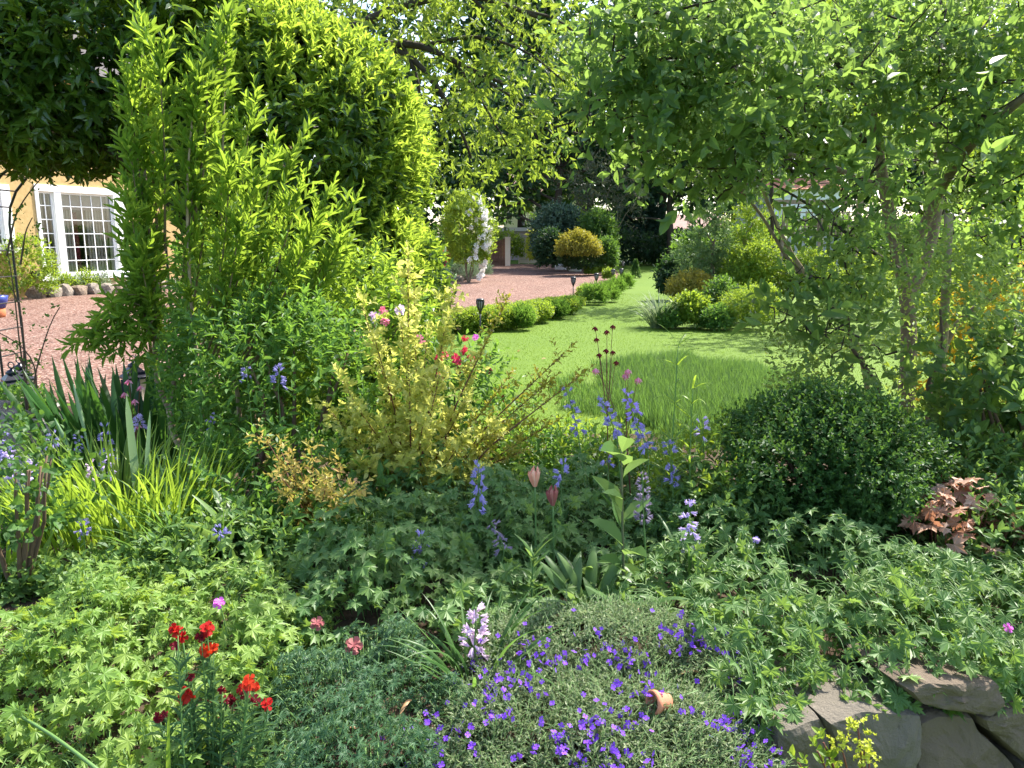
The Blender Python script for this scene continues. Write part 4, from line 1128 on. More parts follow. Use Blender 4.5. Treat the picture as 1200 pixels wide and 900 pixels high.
for k in range(1, 12):
    a = math.pi * k / 12; x_, z_ = a0[0] + wd / 2 - math.cos(a) * wd / 2, zt + math.sin(a) * .62
    tube1(mb, [(x_, a0[1], z_), (x_, a0[1] + .38, z_)], .007, .007, 5)
mb.build('rung', M_iron, ar)
cr = thing('climbing_rose', 'bare arching rose stems with few small leaves at the foot of the arch', 'plant', tuple(at(36, 480, 6.4) * A([1, 1, 0])))
mb, ml = MB(), MB()
rose = [[(30, 500), (32, 460), (22, 400), (18, 350), (10, 300)], [(36, 500), (40, 440), (52, 400), (62, 370), (70, 360)], [(38, 500), (44, 450), (40, 420), (20, 400), (-5, 388)], [(32, 500), (28, 440), (28, 390), (22, 345), (8, 330)], [(34, 500), (30, 430), (14, 405), (0, 412)], [(8, 300), (18, 250), (34, 225), (52, 205)], [(24, 310), (30, 270), (38, 255)]]
for st in rose:
    pts = resample([at(a, b, 6.5) for a, b in st], 12); tube1(mb, pts, .009, .004, 5)
    P = pts[3:] + .02 * rng.normal(size=(9, 3))
    sprigs(ml, T_OV, P, rng.normal(size=P.shape) + .2 * UP, .1, 5, .035, .022, 60, jit=.4)
mb.build('branchwork', M_stemb, cr); ml.build('foliage', L_mid, cr)

M_lamp = plain('lantern_metal', (.012, .014, .03), .35, .5)
M_lglass = plain('lantern_pane', (.34, .30, .25), .3, .5)
def lantern():
    t = thing('lantern', 'x', 'lantern', (0, 0, 0), 'black lanterns beside the path')
    mb = MB(); box(mb, (0, 0, .02), (.2, .2, .04)); mb.build('base', M_lamp, t)
    mb = MB(); box(mb, (0, 0, .15), (.15, .15, .22)); mb.build('pane', M_lglass, t)
    mb = MB()
    for sx in (-1, 1):
        for sy in (-1, 1): box(mb, (sx * .082, sy * .082, .15), (.016, .016, .22))
    mb.build('corner_post', M_lamp, t)
    mb = MB(); lathe(mb, (0, 0, .26), [(.15, 0), (.155, .02), (.11, .045)], 4, sm=False); lathe(mb, (0, 0, .306), [(.115, 0), (.115, .02), (.05, .07)], 4, sm=False); lathe(mb, (0, 0, .377), [(.055, 0), (.05, .02), (.015, .04), (.012, .055)], 8)
    mb.build('roof', M_lamp, t)
    a = np.linspace(0, 2 * np.pi, 17)
    mb = MB(); tube1(mb, np.stack([.028 * np.cos(a), 0 * a, .455 + .028 * np.sin(a)], 1), .006, .006, 5); mb.build('ring', M_lamp, t)
    return t
l0 = lantern(); ll_ = ['front left black lantern with a ring finial, beside the rose arch', 'right and rear black lantern of the pair beside the rose arch', 'black lantern half hidden behind the sword leaves, at the edge of the gravel']
for k, (px, py, d) in enumerate(((19, 478, 7.0), (28, 470, 7.3), (160, 470, 7.4))):
    b = on(px, py); b = at(px, py, d); b[2] = 0
    if k == 0: l0.location = b; l0['label'] = ll_[0]
    else: copy_tree(l0, tuple(b), ll_[k])
b = on(-3, 372); pt_ = thing('blue_pot', 'blue glazed pot on a terracotta foot at the left edge of the gravel', 'pot', tuple(b))
mb = MB(); lathe(mb, b + A([0, 0, .2]), [(.17, 0), (.22, .15), (.24, .25), (.20, .25), (.19, .2)], 16); mb.build('body', plain('blue_glaze', (.03, .05, .22), .25, .5), pt_)
mb = MB(); lathe(mb, b, [(.14, 0), (.16, .05), (.16, .2)], 14); mb.build('foot', plain('terracotta_foot', (.42, .14, .06), .8, .2), pt_)
k = 0
for px, py, s_ in ((40, 492, .3), (52, 505, .26), (38, 520, .32), (58, 535, .28), (30, 548, .36), (62, 560, .3), (45, 478, .2)):
    b = on(px, py, .012); mb = MB(); rock(mb, b + A([0, 0, .005]), (s_, s_ * .8, .03), 70 + k, 0, .2, ICO3)
    tag(mb.build('paving_stone', M_flag, org=b), 'flat grey paving stone of the path between the arch and the sword leaves', 'paving stone', 'stones of the path'); k += 1
for px, py, d, s_ in ((8, 505, 5.6, .2), (-10, 480, 6.0, .22)):
    b = at(px, py, d); b[2] = 0; mb = MB(); rock(mb, b + A([0, 0, s_ * .6]), (s_ * 1.2, s_, s_ * .8), 80 + k, 0, .3, ICO3)
    tag(mb.build('boulder', M_stone, org=b), ['dark grey boulder beside the path at the left edge', 'grey boulder behind the first one, at the extreme left edge'][k - 7], 'stone'); k += 1
b = at(20, 475, 6.7) ; b[2] = 0
shrub('low_plant', 'low green plant around the foot of the two lanterns', 'plant', tuple(b), (.3, .22, .2), L_mid, n=160, k=6, T=T_OV, ll=.06, lw=.035)

# =================================================================== SHRUBS OF THE BED
def gpt(px, py, y):                                   # ground point under a pixel at a given distance
    p = at(px, py, y); p[2] = gz(p[0], p[1]) - .01
    return p
# --- tall fresh green shrub with bare forked stems
DF = 3.9
fb = gpt(256, 600, DF)
fs = thing('tall_shrub', 'tall upright shrub with fresh green pointed leaves and bare forked stems', 'shrub', tuple(fb))
q = lambda x, y, d=DF: at(x, y, d)
main = [([fb, q(245, 570), q(222, 540), q(203, 510), q(198, 480)], .021, .016), ([q(198, 480), q(187, 465), q(181, 430), q(182, 340), q(172, 240), q(165, 120), q(166, 60)], .014, .004), ([q(198, 480), q(206, 455), q(192, 410), q(178, 370), q(174, 300)], .012, .007),
        ([fb + A([.02, 0, 0]), q(230, 545, 3.95), q(238, 505, 3.95), q(236, 450, 3.95), q(228, 400, 3.95), q(222, 330), q(218, 220), q(228, 110)], .015, .004), ([fb + A([.03, .05, 0]), q(285, 480, 4.1), q(268, 420, 4.1), q(257, 360, 4.1), q(258, 260, 4.1), q(262, 140, 4.1), q(264, 45, 4.1)], .015, .004)]
for pts, a, b in main:
    mb = MB(); tube1(mb, resample(pts, 22), a, b, 7); mb.build('stem', M_bark if a < .0145 else M_bark_p, fs)
mb, ml = MB(), MB()
tops = [(165, 40, 3.9), (186, 62, 3.8), (150, 100, 3.8), (262, 28, 4.1), (246, 70, 4), (232, 95, 3.9), (296, 130, 4.2), (152, 170, 3.8), (152, 240, 3.7), (322, 185, 4.1), (345, 175, 4.2), (300, 210, 3.8), (350, 230, 4), (380, 240, 4.2), (270, 200, 3.7), 
        (365, 270, 3.9), (400, 290, 4.1), (410, 245, 4.3), (280, 270, 3.7), (165, 305, 3.7), (178, 130, 4.1), (252, 150, 4.2), (156, 290, 3.8)]
for pts_, a_, b_2 in main[1:]:
    pq = resample(pts_, 26)[9:]; S = np.repeat(pq, 3, 0); tdir = nrm(np.repeat(np.gradient(pq, axis=0), 3, 0))
    sprigs(ml, T_UPR, S, nrm(tdir + .9 * rnd_unit(len(S)) + .4 * UP), .12 * (.5 + .8 * rng.random(len(S))), 7, .08, .022, 42, up=.35, jit=.18)
for x, y, d in tops:
    fx = 200 + (x - 200) * .45
    s0 = q(fx, min(430, y + 230), 3.95)
    e = q(x, y, d); pts = resample([s0, s0 * .45 + e * .55 + A([.12 * (e[0] - s0[0]), 0, 0]), e], 14)
    tube1(mb, pts, .007, .0022, 5)
    S = np.repeat(pts[3:], 3, 0) + .01 * rng.normal(size=(33, 3)); tdir = nrm(np.repeat(np.gradient(pts, axis=0)[3:], 3, 0))
    D = nrm(tdir * 1.0 + .9 * rnd_unit(33) + .5 * UP)
    sprigs(ml, T_UPR, S, D, .13 * (.5 + .9 * rng.random(33)), 7, .082, .0225, 42, up=.35, jit=.18)
    sprigs(ml, T_UPR, pts[-3:-2], tdir[-1:], .17, 14, .088, .023, 38, up=.3, jit=.2)
for x, y in ((98, 398), (128, 360), (108, 380), (150, 345), (140, 405), (165, 415), (120, 395)):    # low sprays reaching over the gravel
    e = q(x, y, 3.7); s0 = q(185, 370, 3.85); pts = resample([s0, (s0 + e) / 2 + A([0, 0, .05]), e], 10); tube1(mb, pts, .005, .002, 4)
    S = np.repeat(pts[3:], 2, 0); sprigs(ml, T_UPR, S, np.repeat(np.gradient(pts, axis=0)[3:], 2, 0) + .3 * rnd_unit(14) * .1, .1, 6, .075, .021, 55, up=.6, droop=.1, jit=.25)
mb.build('branchwork', plain('tan_twig', (.17, .13, .07), .8, .2), fs); ml.build('foliage', L_forsy, fs)

# --- bushy mid green shrub right of it
b = gpt(345, 600, 3.7)
shrub('bushy_shrub', 'mid green leafy shrub between the tall fresh shrub and the golden one', 'shrub', tuple(b), (.52, .42, .62), L_mid, n=700, k=8, T=T_LAN, ll=.058, lw=.02, sl=.15, zc=.52, amp=.35, stem=M_stemb, mixup=.8)
b = gpt(430, 520, 4.4)
shrub('bushy_shrub', 'fresh green leafy shrub behind the left of the golden shrub', 'shrub', tuple(b), (.5, .4, .75), L_forsy, n=700, k=8, T=T_LAN, ll=.06, lw=.022, sl=.16, zc=.7, amp=.35, stem=M_stemb, mixup=.8)

b = gpt(300, 560, 4.7)
shrub('bushy_shrub', 'dense green shrub filling the shade behind the bare forked stems', 'shrub', tuple(b), (.62, .45, .85), L_mid, n=900, k=8, T=T_LAN, ll=.065, lw=.024, sl=.17, zc=.8, amp=.35, stem=M_stemb, mixup=.8)
# --- golden shrub with red stems
gb = gpt(485, 620, 3.4)
gs = thing('golden_shrub', 'golden yellow shrub with upright reddish stems in the middle of the bed', 'shrub', tuple(gb))
mb, ml, mt = MB(), MB(), MB()
tips = [(478, 305, 3.4), (485, 330, 3.45), (425, 360, 3.35), (440, 400, 3.3), (530, 350, 3.5), (520, 390, 3.4), (455, 420, 3.5), (400, 445, 3.3), (385, 480, 3.3), (560, 420, 3.5), (590, 450, 3.5), (500, 400, 3.3), (470, 380, 3.3), (545, 470, 3.3), (420, 480, 3.2), (410, 520, 3.2), (515, 440, 3.2), (480, 450, 3.2),
        (590, 360, 3.5), (600, 500, 3.4), (575, 505, 3.3), (450, 500, 3.15), (660, 415, 3.4), (640, 450, 3.5), (680, 440, 3.3), (640, 500, 3.3), (540, 520, 3.15), (495, 500, 3.1), (385, 540, 3.15), (610, 530, 3.2), (430, 545, 3.1), (470, 540, 3.1), (520, 555, 3.1), (560, 550, 3.15)]
for k, (x, y, d) in enumerate(tips):
    e = at(x, y, d); s0 = gb + A([.16 * (e[0] - gb[0]), .1 * rng.normal(), 0.02])
    mid = s0 * .5 + e * .5; mid[:2] = s0[:2] * .68 + e[:2] * .32
    pts = resample([s0, mid, e], 16); tube1(mb, pts, .006, .0018, 5)
    m_ = 36; idx = rng.integers(4, 16, m_); S = pts[idx] + .008 * rng.normal(size=(m_, 3)); td = nrm(np.gradient(pts, axis=0)[idx])
    D = nrm(td * .5 + rnd_unit(m_) + .2 * UP)
    far_ = x > 585
    sprigs(ml if not far_ else mt, T_OV, S[:m_ if not far_ else 26], D[:m_ if not far_ else 26], .09 * (.5 + .8 * rng.random(m_ if not far_ else 26)), 7, .037 if not far_ else .028, .021 if not far_ else .012, 58, up=.5, jit=.35)
    sprigs(ml if not far_ else mt, T_OV, pts[-5:], td[:5] * .2 + np.gradient(pts, axis=0)[-5:] * 20, .08, 8, .03, .015, 50, up=.4)
mb.build('branchwork', M_stemr, gs); ml.build('foliage', L_gold, gs); mt.build('leaning_shoot', L_goldg, gs)
# copper tipped spiraea in front of it
b = gpt(372, 640, 2.9)
t = thing('copper_shrub', 'small shrub with copper and yellow leaf sprays left of the golden shrub', 'shrub', tuple(b))
mb, ml = MB(), MB()
for x, y in ((310, 512), (330, 530), (350, 545), (330, 560), (365, 530), (385, 560), (355, 580), (400, 545), (335, 595), (400, 590), (372, 575), (420, 570)):
    e = at(x, y, 2.85 + .1 * rng.normal()); pts = resample([b, b * .5 + e * .5 + A([0, 0, .06]), e], 10); tube1(mb, pts, .004, .0015, 4)
    S = np.repeat(pts[3:], 3, 0); D = np.repeat(np.gradient(pts, axis=0)[3:], 3, 0) * 14 + rnd_unit(21)
    sprigs(ml, T_OV, S, D, .07, 6, .028, .013, 55, up=.6, jit=.3)
mb.build('branchwork', M_stemr, t); ml.build('foliage', L_copper, t)

# --- azalea with crimson and rose flowers behind the golden shrub
def flower_heads(t, pts, mats, size, npet=5, T=None, name='flower', up=.6, n=5):
    for i, p_ in enumerate(pts):
        mb = MB(); s_ = size * (.75 + .5 * rng.random())
        dd = nrm(rng.normal(size=(n, 3)) + up * UP + A([0, -.7, 0]))
        leaves(mb, T or T_FL5, A(p_) + dd * s_ * .3, rnd_unit(n), dd, s_ * (.6 + .4 * rng.random(n)), s_ * (.6 + .4 * rng.random(n)))
        mb.build(name, mats[i % len(mats)], t)
b = gpt(520, 540, 4.1)
az = thing('azalea', 'azalea with crimson and rose blooms behind the golden shrub', 'shrub', tuple(b))
mb = MB()
blob_sprigs(mb, [(530, 440, 40, 4.1), (555, 430, 34, 4.1), (500, 430, 40, 4.2), (570, 465, 34, 4.0), (450, 390, 28, 4.2), (540, 480, 50, 4.0), (600, 480, 28, 4.0), (480, 390, 26, 4.3)], 4.1, 90, 7, T_OV, .05, .02, .13, up=.5)
mb.build('foliage', L_mid, az)
mb = MB()
for x, y in ((540, 430), (500, 420), (570, 460), (455, 395), (600, 480)): tube1(mb, curve(b, at(x, y, 4.1), 8, wob=.015), .012, .003, 5)
mb.build('branchwork', M_stemb, az)
flower_heads(az, [at(x, y, 3.95) for x, y in ((533, 423), (547, 414), (537, 435), (516, 443), (517, 419), (587, 466), (553, 420))], [P_crim, P_crim, P_dred], .055)
flower_heads(az, [at(x, y, 3.95) for x, y in ((557, 396), (545, 396), (574, 435), (424, 397), (451, 377))], [P_mag, P_crim, P_dred, P_rose, P_rose], .04)
flower_heads(az, [at(x, y, 3.95) for x, y in ((450, 365), (468, 364), (491, 398), (440, 372))], [P_rose, P_pink], .052)

# --- clipped box ball
b = gpt(968, 625, 3.05)
shrub('box_ball', 'large dark green clipped box ball in front of the spindle tree', 'shrub', tuple(b), (.40, .38, .36), L_box, n=4200, k=9, T=T_OV, ll=.024, lw=.014, sl=.095, zc=.30, amp=.42, nb=26, zmin=-.85, depth=.35, stem=M_stemb, kk=18)
# --- loose shrub on the right with small leaves, and a honeysuckle like one
b = gpt(1075, 600, 3.75)
shrub('loose_shrub', 'loose pale green small leaved shrub between the box ball and the spindle trunk', 'shrub', tuple(b), (.72, .42, .76), leaf_mat('pale_loose_leaf', [(.08, .15, .03), (.14, .22, .05), (.24, .31, .09)], trans=(.42, .55, .09), tf=.5), n=1300, k=8, T=T_OV, ll=.032, lw=.018, sl=.16, zc=.66, amp=.45, nb=22, stem=M_stemb)
b = gpt(1190, 640, 3.25)
shrub('loose_shrub', 'broad leaved green shrub at the right edge below the yellow flowers', 'shrub', tuple(b), (.42, .35, .42), L_spindle, n=300, k=7, T=T_OV, ll=.075, lw=.04, sl=.2, zc=.5, amp=.4, stem=M_stemb)
b = gpt(1165, 470, 5.0)
shrub('yellow_flower_shrub', 'green shrub covered in orange yellow flowers right of the stake', 'shrub', tuple(b), (.62, .4, .8), L_fary, n=500, k=7, T=T_OV, ll=.055, lw=.03, sl=.16, zc=.72, amp=.35, flowers=(P_yel, 200, .06, -.3, (-.3, -1, .1)))

# =================================================================== STONE WALL AND FOREGROUND PLANTS
wd_ = nrm(A([1, .30, 0])); wn = nrm(A([.30, -1, 0]))           # wall direction and its outward normal
W0 = A([.3, 1.60, 0])
def onwall(px, py):
    r = ray(px, py); s = (W0 - CAM) @ wn / (r @ wn)
    p = CAM + r * s
    return p
wall = thing('stone_wall', 'low dry stone retaining wall of rough grey brown boulders at the lower right', 'wall', (.9, 1.78, 0))
polys = [([(895, 840), (925, 832), (950, 828), (957, 842), (961, 885), (955, 960), (890, 960)], 0, .05),
         ([(950, 828), (1000, 818), (1062, 822), (1065, 834), (1058, 856), (1056, 888), (1048, 920), (1040, 990), (962, 990), (962, 860)], 0, .06),
         ([(1046, 796), (1066, 786), (1152, 788), (1157, 813), (1143, 827), (1100, 821), (1060, 812)], 1, .07),
         ([(1066, 836), (1086, 829), (1130, 831), (1138, 850), (1176, 882), (1188, 915), (1180, 1000), (1052, 1000), (1060, 890), (1060, 858)], 1, .045),
         ([(1136, 832), (1163, 818), (1215, 806), (1240, 830), (1230, 880), (1187, 884), (1152, 852), (1141, 845)], 1, .05),
         ([(1190, 892), (1230, 886), (1270, 900), (1270, 1000), (1190, 1000)], 0, .05),
         ([(1215, 800), (1290, 770), (1350, 800), (1330, 880), (1245, 880), (1248, 825)], 0, .05),
         ([(800, 905), (885, 870), (888, 960), (880, 1010), (790, 1010)], 1, .05),
         ([(690, 930), (790, 915), (785, 1030), (690, 1030)], 0, .05)]
import bmesh
for k, (pp, m_, proud) in enumerate(polys):
    P = A([onwall(*c) for c in pp])
    P[:, 2] = np.maximum(P[:, 2], -.04)
    cen = P.mean(0)
    bm = bmesh.new()
    # rounded block: rings of the outline going in, pillow shaped at the face
    rings = []
    for sc_, off in ((.95, -.24), (1.0, -.10), (.995, -.03), (.985, .45 * proud), (.94, .85 * proud), (.80, .95 * proud), (.62, 1.0 * proud), (.42, 1.0 * proud), (.2, .95 * proud)):
        n_ = 64
        d = np.r_[0, np.cumsum(np.linalg.norm(np.diff(np.vstack([P, P[:1]]), axis=0), axis=1))]
        tt = np.linspace(0, d[-1], n_, endpoint=False); Q = np.vstack([P, P[:1]])
        ring = np.stack([np.interp(tt, d, Q[:, c]) for c in range(3)], 1)
        for _ in range(0): ring = (np.roll(ring, 1, 0) + 2 * ring + np.roll(ring, -1, 0)) / 4
        ring = cen + (ring - cen) * sc_ + wn * off
        vs = []
        for v in ring:
            nn = noise.noise(Vector(v) * 8 + Vector((k * 3.1, 0, 0))) * .022 + noise.noise(Vector(v) * 24) * .010 + noise.noise(Vector(v) * 60) * .004
            vs.append(bm.verts.new(v + wn * nn + (v - cen) * nn * .8))
        rings.append(vs)
    for r0_, r1_ in zip(rings[:-1], rings[1:]):
        for i in range(len(r0_)):
            j = (i + 1) % len(r0_); bm.faces.new((r0_[i], r0_[j], r1_[j], r1_[i]))
    cv = bm.verts.new(cen + wn * proud)
    for i in range(len(rings[-1])): bm.faces.new((rings[-1][i], rings[-1][(i + 1) % len(rings[-1])], cv))
    cb = bm.verts.new(cen - wn * .24)
    for i in range(len(rings[0])): bm.faces.new((rings[0][(i + 1) % len(rings[0])], rings[0][i], cb))
    bmesh.ops.recalc_face_normals(bm, faces=bm.faces)
    bm.verts.ensure_lookup_table()
    mb = MB(); Vv_ = A([v.co[:] for v in bm.verts])
    mb.add(Vv_, [[v.index for v in f.verts] for f in bm.faces if len(f.verts) == 4], 0, False)
    base_ = mb.n - len(Vv_)
    tri = [[v.index for v in f.verts] for f in bm.faces if len(f.verts) == 3]
    mb.f.append((A(tri) + base_, 0, False)); bm.free()
    mb.build('stone', [M_wallst, M_wallst2][m_], wall)
mb = MB()
V = []
for x in np.linspace(-2.8, 3.4, 60):
    y = float(wall_y(x)) + .1
    V += [(x, y, -.05), (x, y, float(gz(x, y)) * .92), (x, y + .14, float(gz(x, y + .14)) * .9)]
F = []
for i in range(59): F += [(3 * i, 3 * i + 3, 3 * i + 4, 3 * i + 1), (3 * i + 1, 3 * i + 4, 3 * i + 5, 3 * i + 2)]
mb.add(V, F); mb.build('earth_core', M_soil, wall)

def mound_z(x, y, c, r, h0, h1):
    q = ((x - c[0]) / r[0]) ** 2 + ((y - c[1]) / r[1]) ** 2
    return h0 + (h1 - h0) * np.sqrt(np.clip(1 - q, 0, 1)), q
def mat_plant(name, label, c, r, h0, h1, n, T, size, mat, layers=.16, tilt=.55, group=None, fac=(0, -.35), bump=.04, petiole=True, cat='plant', noisef=6.0, over=1.0, stemmat=None):
    t = thing(name, label, cat, (c[0], c[1], float(gz(c[0], c[1]))), group)
    a = rng.random(n) * 6.28; q = np.sqrt(rng.random(n)) * over
    x, y = c[0] + np.cos(a) * q * r[0], c[1] + np.sin(a) * q * r[1]
    z, qq = mound_z(x, y, c, r, h0, h1)
    bumpv = A([noise.noise(Vector((xx_ * noisef, yy_ * noisef, c[0] * 9))) for xx_, yy_ in zip(x, y)])
    dep = layers * rng.random(n) ** 1.5
    z = z + bump * 2 * bumpv - dep
    z = np.maximum(z, gz(x, y) * .9 + .015)
    out = np.stack([np.cos(a) * q * .8, np.sin(a) * q * .8, 0 * a], 1)
    n_ = nrm(UP + .75 * out + A([fac[0], fac[1], 0]) + tilt * rng.normal(size=(n, 3)))
    hd = rng.random(n) * 6.28
    d = np.stack([np.cos(hd), np.sin(hd), 0 * hd], 1) + .9 * out + A([0, -.3, -.2])
    s = size * (.55 + .6 * rng.random(n))
    P = np.stack([x, y, z], 1)
    mb = MB(); leaves(mb, T, P, d, n_, s, s, 0)
    mb.build('foliage', mat, t)
    if petiole:
        m_ = min(n, 700); idx = rng.choice(n, m_, False)
        B = P[idx].copy(); B[:, :2] = A(c[:2]) + (B[:, :2] - A(c[:2])) * .75; B[:, 2] = np.maximum(gz(B[:, 0], B[:, 1]), P[idx, 2] - .25)
        tt = np.linspace(0, 1, 4)[None, :, None]
        PP = B[:, None] * (1 - tt) + (P[idx] - n_[idx] * .004)[:, None] * tt
        PP[:, 1:3, 2] += .03
        mb = MB(); tubes(mb, PP, np.full((m_, 4), .0016), 3); mb.build('leafstalk', stemmat or M_stemg, t)
    return t
# bright mound bottom left
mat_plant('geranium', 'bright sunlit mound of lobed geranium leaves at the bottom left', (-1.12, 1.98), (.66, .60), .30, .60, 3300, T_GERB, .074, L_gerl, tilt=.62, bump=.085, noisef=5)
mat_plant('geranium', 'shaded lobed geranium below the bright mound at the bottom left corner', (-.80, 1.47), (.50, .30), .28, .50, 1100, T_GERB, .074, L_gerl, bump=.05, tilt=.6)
# fine leaved mat
mat_plant('fine_geranium', 'low mat of finely cut blue green leaves beside the red wallflowers', (-.38, 1.78), (.30, .40), .36, .53, 3600, T_FINE, .042, L_fine, tilt=.6, layers=.1, bump=.05, noisef=9)
# centre masses
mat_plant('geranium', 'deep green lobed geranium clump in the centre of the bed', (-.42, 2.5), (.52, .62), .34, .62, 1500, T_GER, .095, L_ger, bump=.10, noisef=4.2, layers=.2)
mat_plant('geranium', 'dark geranium clump under the golden shrub', (-.12, 3.0), (.66, .5), .36, .66, 1200, T_GER, .09, L_ger, bump=.10, noisef=4.2, layers=.2)
mat_plant('geranium', 'geranium clump behind the broad leaved plant, below the blue flower spikes', (.5, 3.05), (.62, .6), .34, .64, 1300, T_GER, .085, L_ger, bump=.10, noisef=4.2, layers=.2)
mat_plant('geranium', 'small geranium clump beside the lily shoots', (.16, 2.5), (.34, .4), .34, .50, 420, T_GER, .085, L_ger, bump=.04)
# right mat spilling over the wall
mat_plant('geranium', 'wide geranium mat spilling over the stone wall on the right', (1.12, 2.42), (.92, .58), .34, .58, 2300, T_GERB, .096, L_ger, tilt=.5, bump=.085, noisef=4.5, layers=.2)
t = thing('geranium', 'fringe of geranium leaves hanging over the edge of the stone wall', 'plant', (1.05, 1.95, .42))
n_ = 720; x_ = .52 + 1.25 * rng.random(n_); o_ = rng.random(n_) ** 1.3
lip = np.interp(x_, [.5, .72, .95, 1.02, 1.25, 1.4, 1.8], [.43, .42, .42, .47, .48, .42, .42])
y_ = wall_y(x_) - .035 + .42 * o_; z_ = lip + .02 + .13 * np.sqrt(o_) - .06 * rng.random(n_) + .02 * rng.normal(size=n_)
P = np.stack([x_, y_, z_], 1); nn_ = nrm(A([0, -.55, .8]) + .5 * rng.normal(size=(n_, 3)))
s_ = .092 * (.5 + .65 * rng.random(n_)); mb = MB(); leaves(mb, T_GERB, P, A([0, -.8, -.6]) + .7 * rng.normal(size=(n_, 3)), nn_, s_, s_)
mb.build('foliage', L_ger, t)
tt = np.linspace(0, 1, 4)[None, :, None]; B = P + A([0, .12, -.03]) + .03 * rng.normal(size=(n_, 3)); PP = B[:, None] * (1 - tt) + P[:, None] * tt; PP[:, 1:3, 2] += .02
mb = MB(); tubes(mb, PP, np.full((n_, 4), .0014), 3); mb.build('leafstalk', M_stemg, t)
mat_plant('geranium', 'dark geranium leaves at the foot of the box ball', (.92, 2.85), (.5, .25), .4, .62, 420, T_GER, .085, L_ger)

# --- aubrieta: grey green cushion with purple flowers over the wall
au = thing('aubrieta', 'grey green aubrieta cushion covered in small purple flowers, falling over the wall', 'plant', (.12, 1.72, .36))
cen_, rad_ = (.20, 1.72), (.46, .32)
def cushion(n, c, r, h0, h1, ov=1.0):
    a = rng.random(n) * 6.28; q = np.sqrt(rng.random(n)) * ov
    x, y = c[0] + np.cos(a) * q * r[0], c[1] + np.sin(a) * q * r[1]
    z, _ = mound_z(x, y, c, r, h0, h1)
    z += .03 * A([noise.noise(Vector((u * 8, v * 8, 2))) for u, v in zip(x, y)])
    nn = nrm(np.stack([np.cos(a) * q * .9, np.sin(a) * q * .9 - .25, .9 + 0 * a], 1))
    return np.stack([x, y, z], 1), nn
mb, ms = MB(), MB()
for c, r, n_, h0, h1 in ((cen_, rad_, 3600, .34, .50), ((.44, 1.66), (.22, .2), 900, .30, .45), ((-.12, 1.70), (.22, .28), 800, .33, .43), ((.24, 2.02), (.42, .24), 1600, .36, .55), ((.52, 1.95), (.16, .22), 500, .36, .5)):
    P, Nn = cushion(n_, c, r, h0, h1)
    D = nrm(Nn + .7 * rng.normal(size=P.shape))
    L_ = .07 * (.5 + 1.0 * rng.random(len(P)) ** 1.5)
    sprigs(mb, T_SM, P - D * .045, D, L_, 8, .016, .0055, 50, up=.3, jit=.35)
    tt = np.linspace(0, 1, 3)[None, :, None]
    tubes(ms, (P - D * .045)[:, None] + (D * L_[:, None])[:, None] * tt, np.full((len(P), 3), .0009), 3)
mb.build('foliage', leaf_mat('aubrieta_leaf', [(.12, .17, .07), (.20, .25, .12), (.31, .35, .20)], trans=(.34, .42, .2), tf=.35, patch=6), au); ms.build('branchwork', M_stemg, au)
fl = []
for x, y in ((560, 780), (575, 790), (535, 785), (580, 800), (540, 800), (610, 795), (628, 768), (640, 770), (600, 785), (575, 840), (578, 815), (590, 840), (550, 850), (505, 835), (512, 838), (465, 863), (498, 888), (510, 868), (535, 858), (515, 878), (552, 877), (470, 890), (520, 895), (628, 813), (615, 745), (618, 755), (567, 816), (600, 812),
             (650, 770), (660, 765), (690, 768), (700, 755), (712, 760), (735, 770), (742, 778), (752, 785), (748, 765), (725, 775), (770, 745), (790, 755), (720, 803), (748, 810), (735, 830), (768, 810), (780, 738), (800, 745), (815, 740), (640, 858), (650, 863), (660, 866), (680, 855), (690, 860), (700, 868), (712, 848), (722, 872), (735, 888), (730, 880), (745, 845),
             (632, 877), (660, 892), (685, 890), (705, 897), (760, 892), (820, 840), (840, 852), (860, 845), (850, 856), (870, 852), (875, 862), (890, 855), (900, 870), (905, 880), (880, 885), (868, 880), (920, 875), (935, 870), (870, 895), (890, 898), (895, 768), (870, 795), (880, 798), (870, 785), (905, 790), (912, 796), (925, 808), (932, 820), (938, 832), (860, 770), (875, 740), (840, 760), (838, 730), (850, 750), (866, 708), (835, 710), (845, 735), (812, 730), (900, 765), (858, 772), (810, 760), (826, 745), (838, 820), (858, 808), (795, 773)):
    d = 1.55 + .52 * (900 - y) / 190.0
    p_ = at(x, y, d); fl.append(p_)
cush = ((cen_, rad_, .34, .50), ((.44, 1.66), (.22, .2), .30, .45), ((-.12, 1.70), (.22, .28), .33, .43), ((.24, 2.02), (.42, .24), .36, .55), ((.52, 1.95), (.16, .22), .36, .5))
def csurf(x, y):
    z = .2
    for c, r, h0, h1 in cush:
        zz, q_ = mound_z(x, y, c, r, h0, h1)
        if q_ < 1.1: z = max(z, float(zz) + .03 * noise.noise(Vector((x * 8, y * 8, 2))))
    return z
for i_, p_ in enumerate(fl):
    rr = p_ - CAM
    for k_ in np.linspace(.7, 1.35, 140):
        p2 = CAM + rr * k_
        if p2[2] < csurf(p2[0], p2[1]) + .022: fl[i_] = p2; break
fl = fl[:100]
protoF = []
for v in range(4):
    mb = MB(); n_ = 4 + v % 2
    pos = rng.normal(size=(n_, 3)) * A([.018, .014, .008]); dd = nrm(.5 * rng.normal(size=(n_, 3)) + A([0, -.6, .9]))
    leaves(mb, T_FL4, pos, rnd_unit(n_), dd, .0165 * (.75 + .5 * rng.random(n_)), .0165)
    tube1(mb, [(0, .015, -.07), (0, .006, -.03), (0, 0, 0)], .0011, .0011, 3, 1)
    ORG['_f'] = A([0, 0, 0.])
    o = mb.build('flower', [P_purp, M_stemg]); o.parent = au; protoF.append(o)
